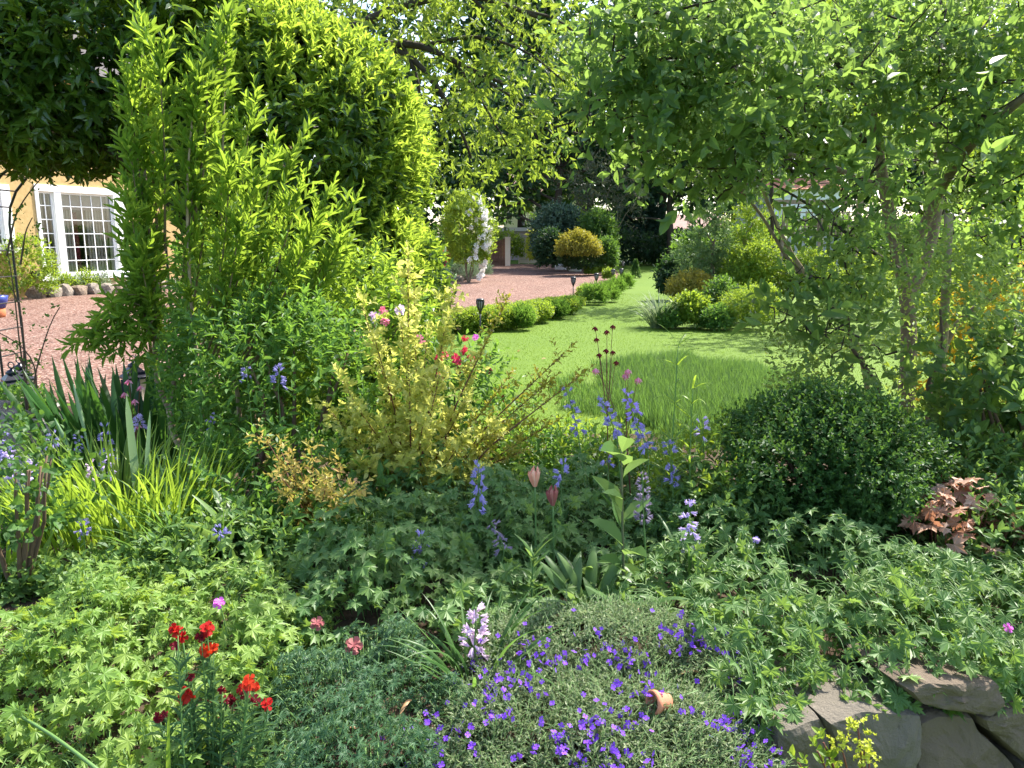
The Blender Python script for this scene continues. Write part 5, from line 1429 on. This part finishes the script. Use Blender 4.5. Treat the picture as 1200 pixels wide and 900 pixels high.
for i, p_ in enumerate(fl):
    o = protoF[i] if i < 4 else protoF[i % 4].copy()
    if i >= 4: COL.objects.link(o); o.parent = au
    o.location = p_ - ORG[au.name]; o.rotation_euler = (.4 * rng.normal(), .4 * rng.normal(), 6.28 * rng.random())
n_ = 230; hub = rng.integers(0, len(fl), n_); PS = []
for h_ in hub:
    p_ = fl[h_] + A([.05, .045, 0]) * rng.normal(size=3); z_ = csurf(p_[0], p_[1])
    if z_ > .25: PS.append((p_[0], p_[1], z_ + .02 + .02 * rng.random()))
PS = A(PS); dd = nrm(.5 * rng.normal(size=PS.shape) + A([0, -.6, .9])); mb = MB()
leaves(mb, T_FL4, PS, rnd_unit(len(PS)), dd, .0145 * (.7 + .5 * rng.random(len(PS))), .0145)
o = mb.build('small_flower', P_purp, au); o['kind'] = 'stuff'
# --- terracotta pot lying half buried in the aubrieta, and dead leaves
pp_ = at(781, 822, 1.72); rr = pp_ - CAM
for k_ in np.linspace(.7, 1.3, 140):
    p2 = CAM + rr * k_
    if p2[2] < csurf(p2[0], p2[1]) + .026: pp_ = p2; break
M_terra = plain('terracotta', (.42, .15, .08), .8, .25, col2=(.52, .22, .13), scale=14, bump=.2)
mb = MB()
lathe(mb, pp_ + A([.01, .02, -.012]), [(.017, 0), (.0215, .023), (.024, .035), (.028, .036), (.0285, .048), (.024, .049), (.0215, .03), (.014, .01)], 20, axis=(-.85, -.35, .15))
tag(mb.build('terracotta_pot', M_terra, org=pp_), 'small terracotta pot lying tipped among the aubrieta', 'pot')
for k, (x, y, d, lb) in enumerate(((803, 787, 1.86, 'curled orange dead leaf above the terracotta pot'), (478, 832, 1.7, 'pinkish dead leaf curling left of the pale bluebell'), (760, 715, 2.2, 'brown withered leaf beside the broad leaved plant'), (432, 850, 1.66, 'brown dead leaf on the soil beside the fine leaved mat'))):
    p_ = at(x, y, d); mb = MB()
    blades(mb, [p_ - A([.02, 0, .01])], [.2 + k], [.07], [.014], [1.0], [2.6], 8, 0, .25, 'lens')
    tag(mb.build('dead_leaf', L_dry, org=p_), lb, 'dead leaf')

# --- wallflowers
wf = thing('wallflower', 'red and maroon wallflowers with narrow leaves at the lower left', 'plant', tuple(np.r_[at(245, 880, 1.52)[:2], .36]))
heads = [(208, 738, 0, .034), (214, 748, 0, .028), (206, 757, 1, .022), (242, 738, 2, .034), (236, 746, 1, .026), (243, 761, 3, .030), (250, 760, 3, .026), (224, 792, 1, .022), (221, 812, 2, .034), (214, 820, 0, .026), (187, 840, 1, .026), (193, 838, 1, .02), (292, 800, 3, .032), (285, 808, 2, .026), (298, 806, 3, .026), (272, 820, 1, .026), (263, 822, 1, .022), (300, 820, 1, .026), (315, 824, 0, .030), (288, 815, 1, .022), (258, 846, 1, .022), (245, 820, 1, .018), (260, 808, 1, .02)]
wm = [P_red, P_dred, petal_mat('flame_petal', [(.28, .005, .01), (.40, .012, .01), (.52, .04, .012)]), petal_mat('orange_red_petal', [(.38, .010, .006), (.50, .03, .008), (.60, .075, .014)])]
mb, ml = MB(), MB()
for x, y, m_, s_ in heads:
    p_ = at(x, y, 1.55 + .02 * rng.normal()); b_ = ORG[wf.name] + A([.4 * (p_[0] - ORG[wf.name][0]), .03 * rng.normal(), 0])
    pts = resample([b_, b_ * .5 + p_ * .5 + A([.15 * (p_[0] - b_[0]), 0, 0]), p_ + A([0, 0, -.004])], 9); tube1(mb, pts, .0028, .0016, 5)
    td = nrm(np.gradient(pts, axis=0)); sprigs(ml, T_LAN, pts[2:7], td[2:7], .04, 6, .04, .0065, 55, up=.3, jit=.2)
    m3 = MB(); n_ = 4
    dd = nrm(A([0, -.9, .6]) + .6 * rng.normal(size=(n_, 3)))
    leaves(m3, T_FL4, p_ + dd * s_ * .25, rnd_unit(n_), dd, s_ * .95 * (.7 + .4 * rng.random(n_)), s_ * .95)
    m3.build('flower', wm[m_], wf)
mb.build('branchwork', M_stemg, wf); ml.build('foliage', L_fine, wf)

# --- flower spikes (bluebells, camassias and their faded heads)
def spike(name, label, px0, py0, px1, py1, d, mat, nb, bl, base_px=None, group=None, leafmat=None, droop=.35, bend=.0, rad=.027, cat='flower'):
    top = at(px0, py0, d); low = at(px1, py1, d)
    b_ = low + A([.05 * rng.normal(), .05 * rng.normal(), 0]) if base_px is None else at(base_px[0], base_px[1], d)
    b_[2] = min(gz(b_[0], b_[1]), low[2] - .1)
    nb = nb if nb > 9 else nb + 5
    t = thing(name, label, cat, tuple(b_), group)
    pts = resample([b_, low * .5 + b_ * .5 + A([.01, 0, 0]), low, low * .5 + top * .5 + A([bend, 0, .0]), top], 18)
    mb = MB(); tube1(mb, pts, .0035, .0015, 6); mb.build('stem', M_stemg, t)
    L_ = np.linalg.norm(top - low)
    k0 = int(17 * (1 - L_ / max(np.linalg.norm(np.diff(pts, axis=0), axis=1).sum(), 1e-3)))
    seg = pts[max(1, k0):]
    u = np.linspace(0, 1, nb)
    P = np.stack([np.interp(u, np.linspace(0, 1, len(seg)), seg[:, c]) for c in range(3)], 1)
    a = 2.4 * np.arange(nb) + rng.random() * 6
    a = a + .8 * rng.normal(size=nb); radv = np.stack([np.cos(a), np.sin(a), .5 * rng.normal(size=nb)], 1)
    P = P + radv * .006 * rng.random((nb, 1))
    tp = (1.0 - .65 * u)
    dd = nrm(radv + A([0, 0, -droop]) + UP * .7 * u[:, None] + .45 * rng.normal(size=P.shape))
    mb = MB(); leaves(mb, T_BELL, P + radv * rad * tp[:, None] * .5, dd, np.cross(dd, rnd_unit(nb)), bl * 1.15 * (.6 + .4 * tp), bl * .72 * (.6 + .4 * tp))
    tube1(mb, seg, .0018, .0012, 4, 1); mb.build('flower_head', [mat, M_stemg], t)
    if leafmat:
        n_ = 6; mb = MB(); blades(mb, np.repeat(b_[None], n_, 0) + .02 * rng.normal(size=(n_, 3)) * A([1, 1, 0]), rng.random(n_) * 6.28, .3 * (.7 + .5 * rng.random(n_)), .016, .2 + .3 * rng.random(n_), 1.0 + .9 * rng.random(n_), 6, 0, .2)
        mb.build('foliage', leafmat, t)
    return t
BG, LG = 'bluebells in the middle of the bed', L_strapd
spike('bluebell', 'tall dense violet blue spike in front of the golden shrub', 561, 546, 561, 590, 2.7, P_blue, 26, .022, (563, 690), BG, LG)
spike('bluebell', 'shorter violet blue spike over the dark geranium, in the centre', 493, 626, 490, 668, 2.4, P_blue, 20, .021, (488, 740), BG, LG, bend=.012)
spike('bluebell', 'violet blue flower at the far left of the group before the lawn', 664, 456, 676, 500, 3.0, P_blue, 16, .022, (690, 640), BG, LG)
spike('bluebell', 'leaning violet spike in the middle of the group before the lawn', 704, 468, 722, 505, 2.9, P_blue, 22, .023, (728, 680), BG, LG)
spike('bluebell', 'purple topped leaning spike nearest the long grass', 734, 461, 746, 488, 3.0, petal_mat('violet_petal', [(.34, .22, .72), (.46, .32, .8), (.54, .42, .84)]), 18, .022, (752, 650), BG, LG)
spike('bluebell', 'violet blue spike below and right of the purple topped one', 745, 496, 760, 524, 2.9, P_blue, 20, .022, (752, 660), BG, LG)
spike('bluebell', 'long hanging blue spike with lilac lower bells at the right of the group', 783, 514, 788, 566, 2.9, P_blue, 28, .02, (786, 690), BG, LG)
spike('bluebell', 'small blue flower between the golden shrub and the broad leaved plant', 660, 542, 656, 556, 2.8, P_blue, 9, .02, (658, 660), BG, LG)
spike('bluebell', 'small blue sprig low beside the tall leafy stem', 710, 520, 712, 540, 2.9, P_blue, 7, .018, (712, 640), BG, LG)
spike('bluebell', 'pale lilac bluebell beside the box ball', 806, 588, 808, 640, 2.5, P_pale, 22, .022, (806, 700), BG, LG)
spike('bluebell', 'single lilac flower above the pale lilac bluebell, at the foot of the box ball', 823, 492, 824, 505, 3.0, P_pale, 6, .02, (822, 640), BG, LG)
spike('faded_spike', 'dark faded purple flower spike with dry bells beside the tall leafy stem', 753, 556, 754, 606, 2.4, P_fade, 46, .014, (752, 745), None, None, droop=0, rad=.03)
spike('faded_spike', 'drooping faded purple seed head over the dark geranium', 576, 612, 592, 642, 2.4, P_fade, 22, .016, (572, 750), None, None, droop=.4)
spike('pale_bluebell', 'pale pink bluebell cluster with strap leaves above the aubrieta', 558, 712, 556, 765, 1.95, P_pink, 36, .022, (560, 850), None, None, droop=.2, rad=.04)
b = at(556, 850, 1.92); b[2] = .37
tuft('strap_leaved_clump', 'green strap leaves arching round the pale pink bluebell', 'plant', b, 34, .34, .016, .05, L_strapd, (.15, .7), (1.0, 2.0), 8, .2)
LB = 'bluebells at the left'
for k, (x0, y0, x1, y1, d, m_, nb, lb) in enumerate(((2, 505, 8, 545, 2.9, P_blue, 18, 'blue flower spike at the very left edge above the rose bush'), (10, 528, 18, 560, 2.8, P_pale, 16, 'lilac flower spike second from the left edge'), (40, 540, 48, 570, 2.8, P_pale, 14, 'pale lilac flower spike over the left rose bush'),
        (62, 510, 60, 522, 3.2, P_blue, 7, 'small blue flowers in front of the path stones'), (92, 512, 92, 522, 3.3, P_blue, 6, 'tiny blue flower at the left foot of the sword leaves'), (122, 500, 128, 545, 3.2, P_blue, 22, 'big violet cluster in front of the sword leaves'), (126, 535, 126, 552, 3.1, P_pale, 10, 'lilac cluster just below the big violet one'),
        (106, 543, 107, 556, 3.0, P_pink, 8, 'pale pink flower left of the lilac cluster in the bright leaves'), (160, 488, 163, 500, 3.5, P_pale, 9, 'lilac flower under the pink columbine'), (246, 485, 248, 500, 3.4, P_blue, 8, 'blue flower left of the bare forked stem'), (252, 558, 250, 575, 3.2, P_blue, 14, 'dark blue flower by the foot of the bare stems'), (328, 430, 325, 448, 3.3, P_blue, 9, 'blue flower in the bushy green shrub'), (288, 432, 290, 440, 3.3, P_blue, 6, 'blue flower left in the bushy green shrub'), (95, 610, 97, 622, 2.6, P_blue, 8, 'faint blue flower low in the bright strap leaves'), (258, 620, 258, 628, 2.5, P_blue, 6, 'small blue flower beside the dark leaves above the bright geranium'))):
    spike('bluebell', lb, x0, y0, x1, y1, d, m_, nb, .022 if nb > 8 else .016, (x1 + 3, y1 + 70), LB, None)

# --- spent tulips
for k, (x, y, yb, lb) in enumerate(((627, 560, 665, 'faded salmon tulip, the taller of the two'), (648, 582, 690, 'withered pinkish tulip lower and right of the first'))):
    p_ = at(x, y + 10, 2.6); b_ = at(x - 4, yb + 40, 2.6); b_[2] = min(b_[2], gz(b_[0], b_[1]))
    t = thing('tulip', lb, 'flower', tuple(b_))
    mb = MB(); tube1(mb, resample([b_, b_ * .5 + p_ * .5 + A([.01, 0, 0]), p_], 10), .0045, .003, 6); mb.build('stem', M_stemg, t)
    mb = MB(); leaves(mb, T_TULIP, A([p_, p_]), A([[.03, -.05, 1], [-.1, .05, 1.]]), A([[0, -1, 0], [.7, -.7, 0.]]), [.07, .06], [.05, .062]); mb.build('flower_head', P_salm if k == 0 else P_dusk, t)
    mb = MB(); blades(mb, np.repeat(b_[None], 2, 0), [3.6, 5.6], [.26, .22], [.035, .03], [.2, .25], [.9, 1.2], 7, 0, .25, 'lens'); mb.build('foliage', L_hosta, t)

# --- columbines
def columbine(label, b_, pts_, d, mat, leafn=26, size=.026, group='columbines'):
    t = thing('columbine', label, 'flower', tuple(b_), group)
    P = [at(x, y, d) for x, y in pts_]; c = np.mean(P, 0)
    mb = MB(); fork = b_ * .4 + c * .6
    tube1(mb, resample([b_, b_ * .6 + fork * .4, fork], 8), .0035, .0025, 5)
    for p_ in P: tube1(mb, resample([fork, fork * .4 + p_ * .6 + A([0, 0, .02]), p_ + A([0, 0, .03]), p_ + A([0, 0, .012])], 9), .002, .0013, 4)
    mb.build('stem', M_stemr, t)
    for p_ in P:
        mb = MB(); dd = nrm(A([[.15 * rng.normal(), -.5, -.8]])); leaves(mb, T_BELL, p_[None] + A([[0, 0, .012]]), dd, A([[1., 0, 0]]), size, size * 1.1)
        a = 2 * np.pi * np.arange(5) / 5; e = np.stack([np.cos(a), np.sin(a), .5 + 0 * a], 1)
        leaves(mb, T_SM, np.repeat(p_[None], 5, 0) + A([0, 0, .010]), e * A([.55, .55, -1]) , np.cross(e, A([0, 0, 1.])) + A([0, 0, .6]), size * 1.0, size * .42)
        mb.build('flower', mat, t)
    mb = MB(); P2 = b_ + A([.1, .1, .10]) * rng.normal(size=(leafn, 3)); P2[:, 2] = b_[2] + .05 + .15 * rng.random(leafn)
    leaves(mb, T_GER, P2, rnd_unit(leafn), UP + .6 * rng.normal(size=(leafn, 3)), .05, .05); mb.build('foliage', L_ger, t)
columbine('crimson columbine nodding against the long grass', gpt(715, 600, 3.3), [(697, 386), (711, 390), (718, 384), (699, 399), (710, 412), (718, 414), (702, 417), (722, 426)], 3.3, P_dred, size=.021)
columbine('rose coloured columbine right of the crimson one, above the violet spikes', gpt(742, 610, 3.2), [(698, 435), (733, 441), (748, 446), (736, 436)], 3.2, P_rose)
columbine('pink columbine in front of the sword leaves on the left', gpt(160, 560, 3.7), [(151, 448), (165, 455), (146, 463), (158, 471), (162, 500)], 3.6, P_rose)

# --- tall leafy stem with broad leaves (and its basal leaves)
b_ = gpt(731, 720, 2.4)
t = thing('broad_leaved_plant', 'tall leafy stem with broad pale green leaves right of centre', 'plant', tuple(b_))
mb, ml = MB(), MB()
tp_ = at(728, 520, 2.45); pts = resample([b_, at(730, 640, 2.42), tp_], 14); tube1(mb, pts, .0055, .003, 7)
for x, y, x2, y2 in ((730, 610, 770, 575), (729, 585, 700, 570), (730, 690, 765, 665), (729, 660, 690, 655), (729, 600, 690, 540), (730, 560, 765, 525), (730, 640, 685, 592), (729, 620, 715, 575), (732, 650, 765, 640), (731, 545, 705, 505), (730, 670, 700, 640), (731, 660, 760, 690), (729, 530, 740, 495)):
    a_, e_ = at(x, y, 2.42), at(x2, y2, 2.36 + .08 * rng.normal()); L_ = np.linalg.norm(e_ - a_)
    leaves(ml, T_OV, a_[None], (e_ - a_)[None] + A([[0, -.03, .02]]), A([[.1, -.5, .8]]), L_ * .78, L_ * .28)
n_ = 20; a = rng.random(n_) * 6.28
B = b_ + A([.14, .1, 0]) * rng.normal(size=(n_, 3)); blades(ml, B, a, .22 * (.6 + .6 * rng.random(n_)), .042 * (.7 + .5 * rng.random(n_)), .25 + .4 * rng.random(n_), 1.1 + .8 * rng.random(n_), 8, 0, .18, 'lens')
mb.build('stem', plain('olive_stem', (.10, .11, .05), .6, .3), t); ml.build('foliage', L_hosta, t)
b_ = gpt(690, 720, 2.35)
tuft('broad_leaved_plant', 'clump of folded broad leaves left of the tall leafy stem', 'plant', b_, 18, .24, .042, .1, L_hosta, (.1, .6), (1.0, 2.2), 8, .2, shape='lens')
b_ = gpt(815, 690, 2.35)
tuft('broad_leaved_plant', 'low clump of rounded leaves between the aubrieta and the right geranium', 'plant', b_, 22, .19, .05, .1, L_hosta, (.3, .7), (1.1, 1.8), 8, .18, shape='lens')
b_ = gpt(300, 660, 2.75)
tuft('broad_leaved_plant', 'few large pale leaves arching above the bright geranium', 'plant', b_, 14, .34, .055, .06, L_hosta, (.1, .5), (1.0, 2.0), 8, .2, shape='lens')
# --- lily shoots
for k, (x, yb, yt, d, lb) in enumerate(((622, 760, 648, 2.3, 'tall pale edged lily shoot with whorled narrow leaves'), (604, 745, 700, 2.35, 'short lily shoot left of the tall one'), (636, 775, 715, 2.2, 'short lily shoot right of and before the tall one'))):
    b_ = at(x, yb, d); b_[2] = gz(b_[0], b_[1]); e_ = at(x + 3, yt, d)
    t = thing('lily_shoot', lb, 'plant', tuple(b_), 'lily shoots')
    pts = resample([b_, e_], 10); mb = MB(); tube1(mb, pts, .005, .003, 6); mb.build('stem', M_stemg, t)
    n_ = 34 if k == 0 else 18; u = rng.random(n_) ** .7
    P = b_ + (e_ - b_) * u[:, None]; mb = MB()
    blades(mb, P, 2.4 * np.arange(n_), (.085 if k == 0 else .07) * (.7 + .5 * rng.random(n_)), .014, .5 + .5 * (1 - u), 1.1 + .8 * (1 - u), 5, 0, .2, 'lens')
    mb.build('foliage', L_hosta if k != 1 else L_mid, t)
# --- pale narrow leaved stem before the long grass
for k, (x, yt, b_, lb) in enumerate(((795, 405, gpt(792, 620, 2.9), 'open stem with narrow pale leaves against the long grass'), (812, 455, gpt(815, 640, 2.9), 'short stem with thread like pale leaves left of the box ball'))):
    t = thing('wispy_plant', lb, 'plant', tuple(b_)); e_ = at(x, yt, 2.9)
    mb, ml = MB(), MB(); pts = resample([b_, b_ * .5 + e_ * .5 + A([-.02, 0, 0]), e_], 12); tube1(mb, pts, .0035, .0015, 5)
    for _ in range(7):
        i = rng.integers(4, 11); tube1(mb, resample([pts[i], pts[i] + A([.10 * rng.normal(), .03, .10])], 5), .0018, .001, 4)
    n_ = 40; i = rng.integers(1, 12, n_)
    blades(ml, pts[i], rng.random(n_) * 6.28, .13 * (.5 + .7 * rng.random(n_)), .008, .5 + .6 * rng.random(n_), 1.2 + 1.2 * rng.random(n_), 6, 0, .15)
    mb.build('stem', M_stemg, t); ml.build('foliage', L_strap, t)
b_ = gpt(825, 640, 3.1)
shrub('leafy_plant', 'sunlit fine leaved green plant left of the box ball', 'plant', tuple(b_), (.24, .25, .32), L_boxy, n=260, k=7, T=T_OV, ll=.035, lw=.016, sl=.12, amp=.3)
b_ = gpt(640, 570, 3.7)
shrub('leafy_plant', 'low yellow green plant on the near edge of the lawn behind the violet spikes', 'plant', tuple(b_), (.6, .3, .3), L_boxy, n=420, k=7, T=T_OV, ll=.04, lw=.02, sl=.14, amp=.35)

# --- left group: sword leaves, bright strap leaves, iris leaves, rose bush
b_ = gpt(160, 580, 4.4)
tuft('sword_leaved_clump', 'dark green clump of broad sword leaves before the gravel', 'plant', b_, 150, .82, .044, .46, L_sword, (.02, .45), (.2, .8), 6, .12, shape='sword', sq=(1, .5))
b_ = gpt(150, 680, 3.0)
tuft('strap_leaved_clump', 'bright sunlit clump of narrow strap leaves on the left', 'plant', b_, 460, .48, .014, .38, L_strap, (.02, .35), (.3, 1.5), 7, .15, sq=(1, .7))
b_ = gpt(235, 660, 2.8)
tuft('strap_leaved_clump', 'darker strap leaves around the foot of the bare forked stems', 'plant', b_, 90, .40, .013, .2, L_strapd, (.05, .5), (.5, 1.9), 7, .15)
ir = thing('iris', 'pale grey green iris leaves and two buds standing in the bright strap leaves', 'plant', tuple(gpt(168, 640, 3.1)))
mb = MB(); ib = ORG[ir.name]
for x, yt, w_, tw in ((148, 462, .034, 0), (175, 480, .028, 0), (192, 545, .035, 1)):
    e_ = at(x, yt, 3.1); L_ = np.linalg.norm(e_ - ib); az_ = math.atan2(e_[1] - ib[1], e_[0] - ib[0]); ln = math.acos((e_ - ib)[2] / L_)
    blades(mb, [ib], [az_], [L_], [w_], [ln], [ln * 1.1], 8, 0, .05, 'sword')
mb.build('foliage', L_iris, ir)
mb = MB()
for x, yt in ((86, 450), (64, 490)):
    e_ = at(x, yt, 3.2); s0 = ib + A([-.18, 0, 0]); pts = resample([s0, s0 * .5 + e_ * .5 + A([.02, 0, 0]), e_], 14)
    tubes(mb, pts[None], A([[.004] * 9 + [.005, .009, .010, .006, .002]]), 7)
mb.build('bud_stem', L_iris, ir)
b_ = gpt(28, 720, 2.45)
shrub('rose_bush', 'dark leaved rose bush with brown stems at the left edge', 'shrub', tuple(b_), (.22, .22, .30), L_box, n=170, k=6, T=T_OV, ll=.03, lw=.022, sl=.12, zc=.34, amp=.4, stem=M_stemb, nstem=9)
b_ = gpt(10, 660, 2.6)
tuft('strap_leaved_clump', 'yellowing strap leaves at the left edge under the rose bush', 'plant', b_, 26, .3, .016, .12, L_strap, (.05, .4), (.4, 1.2), 6, .15)
b_ = gpt(20, 640, 3.1)
shrub('leafy_plant', 'low mixed green leaves at the left edge behind the rose bush', 'plant', tuple(b_), (.3, .2, .1), L_mid, n=120, k=6, T=T_OV, ll=.045, lw=.024, amp=.35)
b_ = gpt(330, 650, 3.2)
shrub('leafy_plant', 'shaded green leaves under the bushy shrub', 'plant', tuple(b_), (.5, .35, .3), L_mid, n=260, k=6, T=T_OV, ll=.05, lw=.026, amp=.35)

fil = [(60, 700, 2.5, .3, .12, .05, 'low leafy plant in the shade behind the left of the bright geranium'), (160, 700, 2.5, .3, .12, .05, 'low leafy plant under the bright strap leaves'), (260, 680, 2.65, .3, .22, .12, 'low leafy plant behind the right of the bright geranium'), (350, 640, 2.9, .3, .25, .16, 'low leafy plant beneath the copper sprays'),
       (1130, 620, 3.0, .4, .25, .28, 'low leafy plant behind the bronze leaves'), (1190, 620, 2.7, .3, .25, .2, 'low leafy plant at the right edge beside the red bloom'), (845, 640, 2.9, .25, .2, .2, 'low leafy plant at the left foot of the box ball'), (1180, 560, 3.6, .45, .3, .35, 'leafy plant at the right edge below the loose shrubs'), (680, 600, 3.6, .5, .3, .26, 'low leafy plant between the violet spikes and the lawn'), (560, 570, 3.9, .4, .3, .3, 'low leafy plant between the golden shrub and the lawn')]
for px, py, d, rx, ry, h, lb in fil:
    shrub('leafy_plant', lb, 'plant', tuple(gpt(px, py, d)), (rx, ry, h), L_ger if px < 300 or px > 800 else L_mid, n=int(900 * rx), k=7, T=T_OV, ll=.046, lw=.024, sl=.13, amp=.4)
# --- single blooms in the geraniums
def bloom(label, x, y, d, mat, size, npet=5, cup=True, sl=.12):
    p_ = at(x, y, d); b_ = p_ + A([.01, .02, -sl]); t = thing('geranium_flower' if size < .03 else 'dusky_flower', label, 'flower', tuple(b_))
    mb = MB(); tube1(mb, resample([b_, p_ + A([0, .004, -.002])], 6), .0018, .0013, 5); mb.build('stem', M_stemg, t)
    mb = MB(); dd = nrm(A([[.1, -.7, .6]])); leaves(mb, T_FL5, p_[None], A([[1., 0, 0]]), dd, size, size); 
    [leaves(mb, T_FL5, p_[None] + dd * .003 * q_, A([[.5, .3 + q_, .4]]), dd + .25 * rng.normal(size=(1, 3)), size * (1 - .13 * q_), size * (1 - .13 * q_)) for q_ in (1, 2, 3)]
    mb.build('flower_head', mat, t)
bloom('single magenta flower in the bright geranium mound', 257, 707, 1.95, P_mag, .036)
bloom('single pink flower in the geranium at the right edge', 1181, 736, 2.0, P_mag, .03)
bloom('upper dusky red spent flower between the bright mound and the centre', 372, 731, 1.95, P_dusk, .042)
bloom('lower dusky red spent flower above the fine leaved mat', 415, 757, 1.9, P_dusk, .052)
bloom('left of two pale lilac flowers on the right geranium mat', 886, 633, 2.6, P_pale, .03)
bloom('right of two pale lilac flowers on the right geranium mat', 910, 624, 2.6, P_pale, .03)
bloom('dark red bloom left of the bronze leaves', 1103, 562, 2.85, P_dred, .045)
bloom('bright red bloom right of the bronze leaves', 1176, 593, 2.7, P_crim, .045)
# --- bronze leaved plant
mat_plant('bronze_plant', 'bronze and pink marbled leaf clump above the right geranium mat', (1.66, 2.70), (.26, .2), .44, .72, 80, T_GER2, .12, L_heu, tilt=.45, layers=.08, stemmat=M_stemr)
for k, (x, y) in enumerate(((62, 452), (92, 430), (48, 440), (75, 462), (600, 372), (640, 420), (610, 410), (748, 382))):
    p_ = on(x, y, .02 if x < 500 else .03); mb = MB(); leaves(mb, T_OV, p_[None], rnd_unit(1) * A([1, 1, .1]), UP[None] + .3 * rnd_unit(1), .07, .04)
    tag(mb.build('fallen_leaf', L_dry, org=p_), 'small dry leaf fallen on the red gravel' if x < 500 else 'small dry leaf fallen on the mown lawn', 'leaf', 'fallen leaves on the gravel' if x < 500 else 'fallen leaves on the lawn')
# --- lime spurge in front of the wall
sb = A([.86, 1.62, 0]); t = thing('lime_spurge', 'lime yellow spurge growing in front of the stone wall', 'plant', tuple(sb))
mb, ml, mf = MB(), MB(), MB()
for x, y, top in ((1005, 850, 1), (985, 872, 1), (1012, 878, 1), (965, 870, 0), (958, 880, 0), (975, 893, 0), (935, 893, 0), (948, 900, 0), (1018, 890, 1)):
    e_ = at(x, y, 1.58); pts = resample([sb + A([.05 * rng.normal(), 0, 0]), sb * .4 + e_ * .6 + A([.01, 0, .03]), e_], 10); tube1(mb, pts, .003, .002, 5)
    td = nrm(np.gradient(pts, axis=0))
    if top:
        mf = MB(); n_ = 16; P = e_ + .012 * rng.normal(size=(n_, 3)); sprigs(mf, T_OV, P, rnd_unit(n_) + .5 * UP, .013, 7, .009, .008, 70, up=.8); mf.build('flower_head', L_euph, t)
    else:
        sprigs(ml, T_OV, pts[5:], td[5:], .03, 5, .026, .016, 50, up=.5)
mb.build('branchwork', M_stemr, t); ml.build('foliage', L_boxy, t)
# fallen stick leaf across the bright mound
p0, p1 = at(22, 838, 1.62), at(118, 905, 1.4)
mb = MB(); tube1(mb, resample([p0, p0 * .5 + p1 * .5 + A([0, 0, .01]), p1], 8), .0035, .004, 6)
tag(mb.build('cut_stem', M_stemg, org=p1), 'pale cut flower stem slanting over the bottom left geranium', 'stem')
p0, p1 = at(184, 812, 1.5), at(190, 905, 1.42); p1[2] = .3
mb = MB(); blades(mb, [p1], [1.57], [np.linalg.norm(p0 - p1)], [.012], [.1], [.3], 6, 0, .2)
tag(mb.build('grass_leaf', L_strap, org=p1), 'single upright strap leaf left of the wallflower stems', 'leaf')
